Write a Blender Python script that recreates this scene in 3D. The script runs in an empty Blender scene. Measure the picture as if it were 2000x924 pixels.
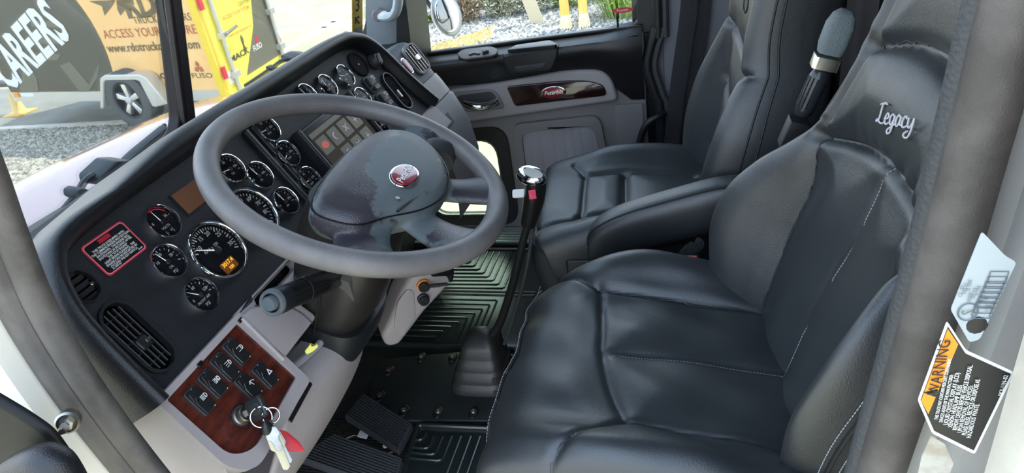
import bpy, bmesh, math, random
import numpy as np
from mathutils import Vector, Matrix
from mathutils.geometry import tessellate_polygon
random.seed(7); rng = np.random.default_rng(7)
S = bpy.context.scene
COL = S.collection
OZ = 2.2            # camera height above the yard; coordinates below are measured from the lens
FPX, CX, CY = 1333.0, 1000.0, 462.0

# ------------------------------------------------------------------ camera, world, sun, exposure
def cam_axes(pitch=29.0, roll=9.0, yaw=17.5):
    p, r, y = map(math.radians, (pitch, roll, yaw))
    V = np.array([math.cos(y)*math.cos(p), math.sin(y)*math.cos(p), -math.sin(p)])
    r0 = np.cross(V, [0, 0, 1]); r0 /= np.linalg.norm(r0)
    dn0 = -np.cross(r0, V)
    return np.array([math.cos(r)*r0+math.sin(r)*dn0, -math.sin(r)*r0+math.cos(r)*dn0, V])
RC = cam_axes()
cd = bpy.data.cameras.new('camera'); cam = bpy.data.objects.new('camera', cd); COL.objects.link(cam)
cd.sensor_width = 36.0; cd.lens = 36.0*FPX/2000.0; cd.clip_start = 0.02; cd.clip_end = 300
M = Matrix(((RC[0][0], -RC[1][0], -RC[2][0]), (RC[0][1], -RC[1][1], -RC[2][1]), (RC[0][2], -RC[1][2], -RC[2][2])))
cam.matrix_world = Matrix.Translation((0, 0, OZ)) @ M.to_4x4()
S.camera = cam
S.view_settings.view_transform = 'Standard'; S.view_settings.look = 'None'
S.view_settings.gamma = 1.0; S.view_settings.exposure = 0.32; S.view_settings.use_curve_mapping = False
W = bpy.data.worlds.new('sky'); S.world = W; W.use_nodes = True
wn = W.node_tree; wn.nodes.clear()
wo = wn.nodes.new('ShaderNodeOutputWorld'); wb = wn.nodes.new('ShaderNodeBackground')
wt = wn.nodes.new('ShaderNodeTexCoord'); wx = wn.nodes.new('ShaderNodeSeparateXYZ'); wr = wn.nodes.new('ShaderNodeValToRGB')
wn.links.new(wt.outputs['Generated'], wx.inputs[0]); wn.links.new(wx.outputs['Z'], wr.inputs[0])
wr.color_ramp.elements[0].position = 0.0; wr.color_ramp.elements[0].color = (0.74, 0.78, 0.86, 1)
wr.color_ramp.elements[1].position = 0.7; wr.color_ramp.elements[1].color = (0.55, 0.74, 1.0, 1)
wn.links.new(wr.outputs[0], wb.inputs['Color']); wb.inputs['Strength'].default_value = 3.3
wn.links.new(wb.outputs[0], wo.inputs['Surface'])
sd = bpy.data.lights.new('sun', 'SUN'); sun = bpy.data.objects.new('sun', sd); COL.objects.link(sun)
sd.energy = 6.0; sd.angle = math.radians(0.6); sd.color = (1.0, 0.95, 0.82)
sun.location = (3, -2, 9)
sun.rotation_euler = Vector((-0.30, 0.30, -0.90)).to_track_quat('-Z', 'Y').to_euler()

# ------------------------------------------------------------------ measuring helpers (lens coordinates -> real planes)
def ray(x, y):
    d = (x-CX)*RC[0]+(y-CY)*RC[1]+FPX*RC[2]
    return d/np.linalg.norm(d)
def at_x(x, y, X): d = ray(x, y); return d*(X/d[0])
def at_y(x, y, Y): d = ray(x, y); return d*(Y/d[1])
def at_z(x, y, Z): d = ray(x, y); return d*(Z/d[2])
class Fr:
    """frame: origin o and axes u, v, w"""
    def __init__(s, o, u, v, w=None):
        s.o = np.array(o, float); s.u = np.array(u, float); s.v = np.array(v, float)
        s.u /= np.linalg.norm(s.u); s.v /= np.linalg.norm(s.v)
        s.w = np.cross(s.u, s.v) if w is None else np.array(w, float)
        s.w /= np.linalg.norm(s.w)
    def __call__(s, a, b, c=0.0): return s.o+a*s.u+b*s.v+c*s.w
    def hit(s, x, y, off=0.0):
        d = ray(x, y); o = s.o+off*s.w
        P = d*(np.dot(o, s.w)/np.dot(d, s.w))-o
        return (float(np.dot(P, s.u)), float(np.dot(P, s.v)))
    def sub(s, a, b, c=0.0, rot=0.0):
        cr, sr = math.cos(rot), math.sin(rot)
        return Fr(s(a, b, c), cr*s.u+sr*s.v, -sr*s.u+cr*s.v, s.w)
WORLD = Fr((0, 0, 0), (1, 0, 0), (0, 1, 0))
def FX(X, sgn=-1): return Fr((X, 0, 0), (0, -1, 0), (0, 0, 1)) if sgn < 0 else Fr((X, 0, 0), (0, 1, 0), (0, 0, 1))   # w = -X / +X
def circ(r, n=32, cx=0, cy=0, ry=None, a0=0.0):
    ry = r if ry is None else ry
    return [(cx+r*math.cos(a0+2*math.pi*i/n), cy+ry*math.sin(a0+2*math.pi*i/n)) for i in range(n)]
def rrect(x0, y0, x1, y1, r, n=5):
    o = []
    for (cx, cy, a) in ((x1-r, y0+r, -90), (x1-r, y1-r, 0), (x0+r, y1-r, 90), (x0+r, y0+r, 180)):
        for i in range(n+1):
            t = math.radians(a+90*i/n); o.append((cx+r*math.cos(t), cy+r*math.sin(t)))
    return o
def rpoly(pts, r, n=5):
    out = []; N = len(pts)
    for i in range(N):
        p0, p1, p2 = (np.array(pts[(i+k) % N][:2], float) for k in (-1, 0, 1))
        rr = pts[i][2] if len(pts[i]) > 2 else r
        a = p0-p1; b = p2-p1; la, lb = np.linalg.norm(a), np.linalg.norm(b); a /= la; b /= lb
        d = min(rr, la*.49, lb*.49)
        if d < 1e-5: out.append(tuple(p1)); continue
        q0 = p1+a*d; q1 = p1+b*d
        for k in range(n+1):
            t = k/n; out.append(tuple((1-t)**2*q0+2*t*(1-t)*p1+t*t*q1))
    return out
def spline(P, n=8, closed=False):
    P = [np.array(p, float) for p in P]; N = len(P); out = []
    rngi = range(N if closed else N-1)
    for i in rngi:
        if closed: a, b, c, d = P[(i-1) % N], P[i], P[(i+1) % N], P[(i+2) % N]
        else: a, b, c, d = P[max(i-1, 0)], P[i], P[i+1], P[min(i+2, N-1)]
        for k in range(n):
            t = k/n
            out.append(.5*((2*b)+(-a+c)*t+(2*a-5*b+4*c-d)*t*t+(-a+3*b-3*c+d)*t**3))
    if not closed: out.append(P[-1])
    return out

# ------------------------------------------------------------------ mesh collector
class MB:
    def __init__(s): s.v = []; s.f = []
    def add(s, V, F):
        k = len(s.v); s.v += [tuple(map(float, p)) for p in V]; s.f += [tuple(i+k for i in q) for q in F]; return s
    def box(s, fr, a0, a1, b0, b1, c0, c1):
        V = [fr(a, b, c) for c in (c0, c1) for b in (b0, b1) for a in (a0, a1)]
        return s.add(V, [(0, 2, 3, 1), (4, 5, 7, 6), (0, 1, 5, 4), (2, 6, 7, 3), (0, 4, 6, 2), (1, 3, 7, 5)])
    def plate(s, fr, outer, holes=(), c0=0.0, c1=0.01):
        loops = [list(outer)]+[list(h) for h in holes]
        tri = tessellate_polygon([[Vector((p[0], p[1], 0)) for p in L] for L in loops])
        flat = [p for L in loops for p in L]; n = len(flat)
        V = [fr(p[0], p[1], c0) for p in flat]+[fr(p[0], p[1], c1) for p in flat]
        F = []
        for t in tri:
            a, b, c = [np.array(flat[i][:2]) for i in t]
            cr = (b[0]-a[0])*(c[1]-a[1])-(b[1]-a[1])*(c[0]-a[0])
            if cr < 0: t = (t[0], t[2], t[1])
            F.append(tuple(i+n for i in t)); F.append((t[0], t[2], t[1]))
        k = 0
        for L in loops:
            m = len(L)
            for i in range(m): F.append((k+i, k+(i+1) % m, k+(i+1) % m+n, k+i+n))
            k += m
        return s.add(V, F)
    def slab(s, fr, outer, c0, c1, bev=0.003, n=3, k=1):
        """closed convex-ish prism with a rounded front edge"""
        P = np.array(outer, float); cen = P.mean(0); N = len(P)
        A = sum(P[i][0]*P[(i+1) % N][1]-P[(i+1) % N][0]*P[i][1] for i in range(N))
        nrm = []
        for i in range(N):
            t = P[(i+1) % N]-P[(i-1) % N]; l = np.linalg.norm(t) or 1; t = t/l
            nn = np.array([t[1], -t[0]]); nrm.append(nn if A > 0 else -nn)
        nrm = np.array(nrm); rings = [(0, c0)]
        for j in range(n+1):
            a = math.pi/2*j/n; rings.append((-bev*(1-math.cos(a)), c1-bev+bev*math.sin(a)))
        V = []; 
        for (o, c) in rings:
            for i in range(N): q = P[i]+nrm[i]*o; V.append(fr(q[0], q[1], c))
        F = []
        for j in range(len(rings)-1):
            for i in range(N):
                a, b = j*N+i, j*N+(i+1) % N
                F.append((a, b, b+N, a+N) if A > 0 else (a, a+N, b+N, b))
        L = len(rings)-1
        top = list(range(L*N, L*N+N)); bot = list(range(N))
        if A < 0: top = top[::-1]; bot = bot[::-1]
        F.append(tuple(top)); F.append(tuple(bot[::-1]))
        return s.add(V, F)
    def tube(s, path, r, n=10, closed=False, cap=True, flat=None):
        P = [np.array(p, float) for p in path]; N = len(P); V = []; F = []
        rr = r if hasattr(r, '__len__') else [r]*N
        up = None
        for i in range(N):
            if closed: t = P[(i+1) % N]-P[(i-1) % N]
            else: t = P[min(i+1, N-1)]-P[max(i-1, 0)]
            t = t/(np.linalg.norm(t) or 1)
            if up is None:
                up = np.cross(t, [0.13, .21, .97]); up /= np.linalg.norm(up)
            if flat is not None: up = np.cross(t, flat)
            up = up-np.dot(up, t)*t; up /= (np.linalg.norm(up) or 1); sd_ = np.cross(t, up)
            ri = rr[i]; ra, rb = (ri if hasattr(ri, '__len__') else (ri, ri))
            for k in range(n):
                a = 2*math.pi*k/n; V.append(P[i]+up*math.cos(a)*ra+sd_*math.sin(a)*rb)
        for i in range(N if closed else N-1):
            for k in range(n):
                a, b = i*n+k, i*n+(k+1) % n; c, d = ((i+1) % N)*n+(k+1) % n, ((i+1) % N)*n+k
                F.append((a, b, c, d))
        if cap and not closed: F.append(tuple(range(n))[::-1]); F.append(tuple((N-1)*n+k for k in range(n)))
        return s.add(V, F)
    def lathe(s, fr, prof, n=40, cap=True):
        """prof: (radius, height along w)"""
        V = []; F = []; N = len(prof)
        for (r, h) in prof:
            for k in range(n):
                a = 2*math.pi*k/n; V.append(fr(r*math.cos(a), r*math.sin(a), h))
        for i in range(N-1):
            for k in range(n):
                a, b = i*n+k, i*n+(k+1) % n; F.append((a, b, b+n, a+n))
        if cap:
            F.append(tuple(range(n))[::-1]); F.append(tuple((N-1)*n+k for k in range(n)))
        return s.add(V, F)
    def grid(s, G, wrapu=False, flip=False):
        G = np.asarray(G); nu, nv = G.shape[:2]; V = G.reshape(-1, 3); F = []
        for i in range(nu if wrapu else nu-1):
            for j in range(nv-1):
                a = i*nv+j; b = ((i+1) % nu)*nv+j; q = (a, b, b+1, a+1); F.append(q[::-1] if flip else q)
        return s.add(V, F)
    def loft(s, rings, cap=True):
        n = len(rings[0]); V = [p for R_ in rings for p in R_]; F = []
        for i in range(len(rings)-1):
            for k in range(n):
                a, b = i*n+k, i*n+(k+1) % n; F.append((a, b, b+n, a+n))
        if cap: F.append(tuple(range(n))[::-1]); F.append(tuple((len(rings)-1)*n+k for k in range(n)))
        return s.add(V, F)
    def blob(s, fr, ra, rb, rc, n=14, m=8):
        V = [fr(0, 0, -rc)]; F = []
        for j in range(1, m):
            t = -math.pi/2+math.pi*j/m
            for k in range(n):
                a = 2*math.pi*k/n; V.append(fr(ra*math.cos(t)*math.cos(a), rb*math.cos(t)*math.sin(a), rc*math.sin(t)))
        V.append(fr(0, 0, rc)); T = len(V)-1
        for k in range(n): F.append((0, 1+(k+1) % n, 1+k)); F.append((T, T-n+k, T-n+(k+1) % n))
        for j in range(m-2):
            for k in range(n):
                a, b = 1+j*n+k, 1+j*n+(k+1) % n; F.append((a, b, b+n, a+n))
        return s.add(V, F)
    def mesh(s, name, org, mat, smooth=40):
        me = bpy.data.meshes.new(name)
        me.from_pydata([(x-org[0], y-org[1], z+OZ-org[2]) for x, y, z in s.v], [], s.f)
        me.update()
        bm = bmesh.new(); bm.from_mesh(me)
        bmesh.ops.recalc_face_normals(bm, faces=bm.faces)
        th = math.radians(smooth)
        for f in bm.faces: f.smooth = smooth > 0
        for e in bm.edges:
            e.smooth = not (len(e.link_faces) == 2 and e.calc_face_angle(0) > th)
        bm.to_mesh(me); bm.free()
        if mat: me.materials.append(mat)
        return me
def worg(p):
    o = np.zeros(3)
    while p is not None: o += np.array(p.location); p = p.parent
    return o
def part(name, mb, mat, parent, label=None, smooth=40, kind=None):
    o = bpy.data.objects.new(name, mb.mesh(name, worg(parent), mat, smooth)); COL.objects.link(o); o.parent = parent
    if label: o['label'] = label
    if kind: o['kind'] = kind
    return o
def thing(name, label, cat, loc, group=None):
    o = bpy.data.objects.new(name, None); COL.objects.link(o); o.empty_display_size = .05
    o.location = (loc[0], loc[1], loc[2]+OZ); o['label'] = label; o['category'] = cat
    if group: o['group'] = group
    return o
def solo(name, mb, mat, label, cat, smooth=40, kind=None, group=None):
    v = np.array(mb.v); org = np.array([(v[:, 0].min()+v[:, 0].max())/2, (v[:, 1].min()+v[:, 1].max())/2, v[:, 2].min()+OZ])
    o = bpy.data.objects.new(name, mb.mesh(name, org, mat, smooth)); COL.objects.link(o); o.location = org
    o['label'] = label; o['category'] = cat
    if kind: o['kind'] = kind
    if group: o['group'] = group
    return o
def struct(name, mb, mat, label=None, smooth=40, cat=None):
    o = solo(name, mb, mat, label or name, cat or 'wall', smooth, 'structure')
    return o
def bevel(o, w=.003, seg=2):
    m = o.modifiers.new('bevel', 'BEVEL'); m.width = w; m.segments = seg; m.limit_method = 'ANGLE'; m.angle_limit = math.radians(35); m.harden_normals = False
    return o
def text_mb(txt, fr, size, depth=.0006, align='CENTER', shear=0.0, sx=1.0, bold=0.0, font=None):
    cu = bpy.data.curves.new('t', 'FONT'); cu.body = txt; cu.size = size; cu.align_x = align; cu.align_y = 'CENTER'
    cu.shear = shear; cu.resolution_u = 2; cu.offset = bold*size
    ob = bpy.data.objects.new('t', cu); COL.objects.link(ob)
    dg = bpy.context.evaluated_depsgraph_get(); me = ob.evaluated_get(dg).to_mesh()
    V = [(v.co.x*sx, v.co.y) for v in me.vertices]; Fc = [tuple(p.vertices) for p in me.polygons]
    ob.evaluated_get(dg).to_mesh_clear(); bpy.data.objects.remove(ob); bpy.data.curves.remove(cu)
    mb = MB(); mb.add([fr(a, b, depth) for a, b in V], Fc); return mb
def text(name, txt, fr, size, mat, parent, **k):
    return part(name, text_mb(txt, fr, size, **k), mat, parent, smooth=0)

# ------------------------------------------------------------------ materials
def mat(name, col, rough=.5, metal=0.0, col2=None, nscale=6.0, bump=0.0, bscale=400.0, spec=.5, coat=0.0, wr=0.0, wscale=25.0, emit=None, contrast=(.4, .6), rough2=None, stretch=None):
    m = bpy.data.materials.new(name); m.use_nodes = True; nt = m.node_tree; b = nt.nodes['Principled BSDF']
    b.inputs['Base Color'].default_value = (*col, 1); b.inputs['Roughness'].default_value = rough; b.inputs['Metallic'].default_value = metal
    b.inputs['Specular IOR Level'].default_value = spec; b.inputs['Coat Weight'].default_value = coat; b.inputs['Coat Roughness'].default_value = .05
    if emit: b.inputs['Emission Color'].default_value = (*emit[:3], 1); b.inputs['Emission Strength'].default_value = emit[3]
    tc = nt.nodes.new('ShaderNodeTexCoord'); src = tc.outputs['Object']
    if stretch:
        mp = nt.nodes.new('ShaderNodeMapping'); mp.inputs['Scale'].default_value = stretch; nt.links.new(src, mp.inputs[0]); src = mp.outputs[0]
    if col2:
        n = nt.nodes.new('ShaderNodeTexNoise'); n.inputs['Scale'].default_value = nscale; n.inputs['Detail'].default_value = 6; n.inputs['Roughness'].default_value = .6
        nt.links.new(src, n.inputs['Vector']); r = nt.nodes.new('ShaderNodeValToRGB')
        r.color_ramp.elements[0].position = contrast[0]; r.color_ramp.elements[1].position = contrast[1]
        r.color_ramp.elements[0].color = (*col, 1); r.color_ramp.elements[1].color = (*col2, 1)
        nt.links.new(n.outputs['Fac'], r.inputs[0]); nt.links.new(r.outputs[0], b.inputs['Base Color'])
        if rough2 is not None:
            mr = nt.nodes.new('ShaderNodeMapRange'); mr.inputs['From Min'].default_value = contrast[0]; mr.inputs['From Max'].default_value = contrast[1]
            mr.inputs['To Min'].default_value = rough; mr.inputs['To Max'].default_value = rough2
            nt.links.new(n.outputs['Fac'], mr.inputs[0]); nt.links.new(mr.outputs[0], b.inputs['Roughness'])
    last = None
    if wr:
        n2 = nt.nodes.new('ShaderNodeTexNoise'); n2.inputs['Scale'].default_value = wscale; n2.inputs['Detail'].default_value = 4; n2.inputs['Distortion'].default_value = 1.2
        nt.links.new(src, n2.inputs['Vector']); b2 = nt.nodes.new('ShaderNodeBump'); b2.inputs['Strength'].default_value = wr; b2.inputs['Distance'].default_value = .01
        nt.links.new(n2.outputs['Fac'], b2.inputs['Height']); last = b2.outputs[0]
    if bump:
        n3 = nt.nodes.new('ShaderNodeTexVoronoi'); n3.inputs['Scale'].default_value = bscale; nt.links.new(src, n3.inputs['Vector'])
        b3 = nt.nodes.new('ShaderNodeBump'); b3.inputs['Strength'].default_value = bump; b3.inputs['Distance'].default_value = .002
        nt.links.new(n3.outputs['Distance'], b3.inputs['Height'])
        if last: nt.links.new(last, b3.inputs['Normal'])
        last = b3.outputs[0]
    if last: nt.links.new(last, b.inputs['Normal'])
    return m
def glass(name, tint=(1, 1, 1), refl=1.0):
    m = bpy.data.materials.new(name); m.use_nodes = True; nt = m.node_tree; nt.nodes.clear()
    o = nt.nodes.new('ShaderNodeOutputMaterial'); t = nt.nodes.new('ShaderNodeBsdfTransparent'); t.inputs[0].default_value = (*tint, 1)
    g = nt.nodes.new('ShaderNodeBsdfGlossy'); g.inputs['Roughness'].default_value = .02
    f = nt.nodes.new('ShaderNodeFresnel'); f.inputs[0].default_value = 1.45
    mm = nt.nodes.new('ShaderNodeMath'); mm.operation = 'MULTIPLY'; mm.inputs[1].default_value = refl; nt.links.new(f.outputs[0], mm.inputs[0])
    x = nt.nodes.new('ShaderNodeMixShader'); nt.links.new(mm.outputs[0], x.inputs[0]); nt.links.new(t.outputs[0], x.inputs[1]); nt.links.new(g.outputs[0], x.inputs[2])
    nt.links.new(x.outputs[0], o.inputs[0]); return m
M_leather = mat('leather', (.0165, .0195, .0220), .45, bump=.10, bscale=520, wr=.05, wscale=16, spec=.85)
M_leather2 = mat('side_leather', (.013, .0145, .016), .5, bump=.12, bscale=520, spec=.4)
M_stitch = mat('thread', (.34, .34, .36), .8)
M_dkthread = mat('dark_thread', (.10, .10, .12), .8)
M_blk = mat('black_plastic', (.012, .013, .015), .42, bump=.15, bscale=500)
M_fascia = mat('fascia_plastic', (.0085, .0090, .0115), .55, bump=.3, bscale=900, col2=(.014, .015, .019), nscale=7, spec=.4)
M_pad = mat('dash_pad', (.0085, .0085, .011), .40, bump=.18, bscale=800, spec=.5)
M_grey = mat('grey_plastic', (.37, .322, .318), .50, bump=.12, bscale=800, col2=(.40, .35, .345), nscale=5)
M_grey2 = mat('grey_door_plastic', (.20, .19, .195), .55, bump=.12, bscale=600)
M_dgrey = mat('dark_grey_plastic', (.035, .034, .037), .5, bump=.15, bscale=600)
M_wall = mat('cab_wall_grey', (.23, .24, .27), .6, bump=.1, bscale=300)
M_chrome = mat('chrome', (.85, .86, .88), .07, 1.0)
M_steel = mat('steel', (.42, .40, .37), .35, 1.0, col2=(.30, .27, .23), nscale=40)
M_wood = mat('burl_wood', (.125, .024, .013), .22, col2=(.045, .010, .007), nscale=9, coat=.2, stretch=(2.5, 9, 9), contrast=(.35, .65))
M_rubber = mat('rubber', (.040, .042, .046), .6, bump=.3, bscale=300)
M_mat = mat('mat_rubber', (.022, .029, .027), .22, bump=.06, bscale=500, spec=1.0)
M_floor = mat('floor_rubber', (.016, .017, .018), .5, bump=.3, bscale=250, col2=(.034, .031, .027), nscale=12)
M_seal = mat('door_seal_rubber', (.060, .052, .047), .60, bump=.12, bscale=900, col2=(.105, .092, .084), nscale=14, wr=.05)
M_cream = mat('door_jamb_paint', (.62, .58, .50), .42, col2=(.42, .38, .32), nscale=7, contrast=(.45, .8), bump=.05)
M_jamb = mat('grey_jamb_paint', (.27, .27, .265), .42, col2=(.34, .335, .32), nscale=5, bump=.05)
M_red = mat('red_paint', (.34, .012, .016), .15, coat=1.0)
M_hood = mat('hood_paint', (.30, .09, .12), .12, coat=1.0, spec=.9)
M_white = mat('white_print', (.80, .80, .78), .6)
M_redp = mat('red_print', (.62, .02, .05), .5)
M_pinkp = mat('pink_line', (.85, .25, .30), .5)
M_blackp = mat('black_print', (.006, .006, .008), .35)
M_orange = mat('orange_print', (.85, .25, .01), .5)
M_glass = glass('window_glass', (.97, .985, .97), .55)
M_gglass = glass('gauge_glass', (1, 1, 1), .03)
M_dial = mat('dial_face', (.008, .008, .010), .9, spec=.1)
M_mark = mat('dial_marking', (.42, .42, .42), .6, emit=(.8, .8, .8, .06))
M_needle = mat('dial_needle', (.85, .85, .85), .5, emit=(1, 1, 1, .15))
M_lcd = mat('lcd_amber', (.10, .035, .008), .4, emit=(.6, .22, .02, .10))
M_lcdt = mat('lcd_digit', (.9, .45, .05), .5, emit=(1.0, .42, .03, .9))
M_amber = mat('amber_display', (.20, .085, .045), .25, spec=.5)
M_badge = mat('badge_red', (.25, .012, .020), .25, coat=1.0)
M_fabric = mat('pocket_fabric', (.34, .33, .36), .9, bump=.4, bscale=900)
M_belt = mat('belt_web', (.022, .024, .028), .8, bump=.6, bscale=500)
M_wheelr = mat('wheel_rim_leather', (.115, .105, .104), .45, col2=(.20, .185, .178), nscale=9, bump=.15, bscale=700, contrast=(.35, .7), spec=.5)
M_wheelh = mat('wheel_hub_skin', (.045, .040, .046), .33, col2=(.11, .13, .135), nscale=5, bump=.2, bscale=600, contrast=(.49, .51), rough2=.55, spec=.5)

# ------------------------------------------------------------------ shared frames
e30 = math.radians(30)
T0 = np.array([0.0, .687, -.448])
DF = Fr(T0, (1, 0, 0), (0, math.sin(e30), math.cos(e30)), (0, -math.cos(e30), math.sin(e30)))   # dash face: a = x, b up the slope, c toward the driver
FLOOR = -1.2
GROUND = -2.2
XP = 2.1       # inner face of the passenger door
XL = 0.40      # plane of the driver's door opening
# ================================================================== STRUCTURE of the cab
m = MB(); m.box(WORLD, .36, 2.14, -1.0, 1.25, FLOOR-.06, FLOOR); fl = struct('floor', m, M_floor, 'black ribbed rubber cab floor under pedals and seats')
# fine ribs of the base floor near the pedals
m = MB()
for i in range(60):
    x = .62+i*.0085
    m.box(WORLD, x, x+.004, .25, .95, FLOOR, FLOOR+.0025)
part('floor_rib', m, M_floor, fl, kind='stuff')
m = MB(); m.box(WORLD, .34, 2.2, -1.0, 1.12, .72, .78); struct('ceiling', m, M_dgrey, 'dark cab roof over both seats')
m = MB(); m.box(WORLD, .40, 2.14, -.95, -.90, FLOOR, .72); struct('wall_rear', m, mat('rear_vinyl', (.012, .011, .012), .75, bump=.3, bscale=80, wr=.3, wscale=5), 'dark vinyl back wall behind the seats')
m = MB(); m.box(WORLD, .42, 2.14, 1.0, 1.05, FLOOR, -.50); struct('wall_front', m, M_floor, 'dark firewall beyond the pedals')
# cowl shelf between dash pad and windshield
m = MB(); m.box(WORLD, .42, 2.1, .9, 1.16, -.50, -.46); struct('trim_1', m, M_pad, 'black cowl shelf under the windshield')
# right cab wall behind the passenger door
WR = FX(2.13)
m = MB(); m.plate(WR, [(-.12, FLOOR), (.95, FLOOR), (.95, .72), (-.12, .72)], c0=-.04, c1=0); wrt = struct('wall_right', m, M_wall, 'grey cab wall panel behind the passenger door')
m = MB(); m.slab(WR, rrect(-.10, -.735, .60, .70, .01), 0, .012, .005); m.slab(WR, rrect(-.10, -1.19, .60, -.745, .01), 0, .012, .005)
part('wall_panel', m, M_wall, wrt)
# wall behind driver's opening (outside the frame) closes the cab
m = MB(); m.box(WORLD, .37, .41, -.95, -.30, FLOOR, .72); struct('wall_left', m, M_jamb, 'cab side behind the driver door opening')
# windshield: two flat panes with a rubber divider, leaning back
wa = math.atan2(.085, .29)
def wsframe(s):
    o = np.array((1.26, 1.155, -.47)); u = np.array((s*.79, -.115, 0.)); u /= np.linalg.norm(u); v = np.array((0, -math.sin(wa), math.cos(wa))); v = v-np.dot(u, v)*u; v /= np.linalg.norm(v)
    w = np.cross(u, v); w = w if w[1] < 0 else -w; return Fr(o, u, v, w)
WS, WSR = wsframe(-1), wsframe(1)      # V-shaped windshield: driver pane and passenger pane
m = MB()
for f_ in (WS, WSR): m.plate(f_, [(0, 0), (.865, 0), (.865, 1.2), (0, 1.2)], [rrect(.022, .03, .822, 1.14, .05)], -.012, .018)
ws = struct('window_1', m, mat('glazing_rubber', (.016, .011, .012), .5), 'two-pane windshield in black rubber with centre divider', cat='window')
bevel(ws, .006)
m = MB(); m.box(WS, .01, .835, .01, 1.16, -.002, .002); part('pane', m, M_glass, ws)
m = MB(); m.box(WSR, .01, .835, .01, 1.16, -.002, .002); part('pane', m, M_glass, ws)
m = MB(); m.box(Fr((1.26, 1.155, -.47), (1, 0, 0), (0, -math.sin(wa), math.cos(wa))), -.018, .018, .0, 1.2, -.034, -.012) if False else m.box(Fr((1.26, 1.155, -.47), (1, 0, 0), (0, -math.sin(wa), math.cos(wa)), (0, -math.cos(wa), -math.sin(wa))), -.018, .018, .0, 1.2, .014, .034); bevel(part('divider_strip', m, mat('divider_rubber', (.018, .011, .013), .45), ws), .005)
# inspection stickers on the right pane
WSd, WS = WS, WSR
cst = WS.hit(696, 33)
m = MB(); m.plate(WS, rrect(cst[0]-.030, cst[1]-.062, cst[0]+.030, cst[1]+.062, .004), c0=.003, c1=.004)
stk = part('window_sticker', m, mat('sticker_backlit_ochre', (.72, .46, .05), .5), ws, 'ochre sticker with a figure 3 and an arrow')  # ochre brightened to stand in for daylight falling from outside
m = MB(); m.plate(WS, rrect(cst[0]-.022, cst[1]-.058, cst[0]+.022, cst[1]-.034, .002), c0=.0042, c1=.005); part('sticker_field', m, M_steel, stk)
text('lettering', '3', WS.sub(cst[0], cst[1]+.036, .0045), .055, M_blackp, stk, bold=.02)
m = MB(); m.plate(WS, [(cst[0]-.014, cst[1]+.002), (cst[0]+.010, cst[1]+.002), (cst[0]+.010, cst[1]-.004), (cst[0]-.004, cst[1]-.004), (cst[0]+.012, cst[1]-.020), (cst[0]+.006, cst[1]-.024), (cst[0]-.009, cst[1]-.008), (cst[0]-.009, cst[1]-.018), (cst[0]-.014, cst[1]-.018)], c0=.0042, c1=.005); part('arrow_mark', m, M_blackp, stk)
WS = WSd
# A pillar cover (right) with grab handle
def P3(x, y, X): return at_x(x, y, X)
m = MB()
prof = []
for (z) in (-.50, -.30, 0, .35, .72):
    yb = .90-.25*(z+.44); yf = yb+.095
    prof.append([(1.985, yf, z), (1.985, yf-.02, z), (1.99, yb+.02, z), (2.0, yb, z), (2.08, yb, z), (2.09, yf, z)])
m.loft([[np.array(p) for p in r] for r in prof])
pil = struct('trim_2', m, mat('pillar_grey', (.30, .34, .37), .55), 'pale grey windshield pillar cover beside the grab handle', cat='pillar')
m = MB()
prof = []
for z in (-.55, -.2, .2, .72):
    yb = .855-.10*(z+.44); prof.append([np.array(p) for p in [(2.0, yb+.055, z), (2.0, yb-.0, z), (2.12, yb-.02, z), (2.12, yb+.055, z)]])
m.loft(prof); struct('trim_3', m, M_blk, 'black door frame upright beside the pillar cover', cat='pillar')

# ------------------------------------------------------------------ passenger door
DR = FX(XP)            # a = -y, b = z, c toward the driver
def dh(x, y, off=0.0): return DR.hit(x, y, off)
sill = [dh(830, 107), dh(1250, 56)]
lowwin = rpoly([(-.95, -.80), dh(968, 250)+(.06,), dh(997, 442)+(.07,), (-.95, -1.125)], .03, 6)
m = MB()
rear = -.155
outer = [(-1.0, -1.185), (rear, -1.185), (rear, -.70), (rear, -.515), (-.88, -.545), (-1.0, -.55)]
lw = [(-.95, -.835, .05), (-.650, -.815, .07), (-.655, -1.13, .07), (-.95, -1.13, .05)]
def lwin(g): return rpoly([(-.95-g, -.835+g, .05), (-.650+g, -.815+g, .07), (-.652+g, -1.135-g, .07), (-.95-g, -1.135-g, .05)], .05, 6)
m.plate(DR, outer, [lwin(0)], -.05, 0)
door = struct('door_1', m, M_grey2, 'passenger door with grey lower panel and small lower window', cat='door')
bevel(door, .004)
# upper black bulged panel under the sill
pts_top = [(-1.0, -.55), (-.86, -.545), (-.5, -.53), (-.18, -.513), (rear, -.52)]
G = []
for i in range(40):
    a = -1.0+i/39*(1.0-.158)
    zt = -.545+(a+.86)*.047; zb = -.665 if a < -.80 else -.665+.0
    k = max(0, min(1, (a+.30)/.10)); zb = -.640*(1-k)+-.725*k
    zb = min(zb, -.60)
    b_ = 1-.35*max(0, (a+.28)/.13)**2 if a > -.28 else 1
    ex = .012 if i > 1 else .0
    row = []
    for (t, c) in ((-.12, -.03), (-.02, .040), (.02, .056), (.10, .062), (.22, .062), (.45, .045), (.72, .022), (.95, .012), (1, .0), (1, -.02)):
        row.append(DR(a, zt+(zb-zt)*t, c*b_))
    G.append(row)
m = MB(); m.grid(G); part('armrest_panel', m, mat('door_black_vinyl', (.012, .012, .014), .38, bump=.2, bscale=400, spec=.55), door)
G = [[DR(a, -.5455+(a+.86)*.047+.0015, c) for c in (-.028, .0, .030, .040)] for a in np.linspace(-.99, -.17, 20)]
m = MB(); m.grid(G); part('sill_ledge', m, mat('ledge_painted_sheen', (.24, .28, .29), .4, spec=.9), door, 'sill ledge with window light painted into its pale colour')  # pale tone is reflected window light put into the ledge colour
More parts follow.
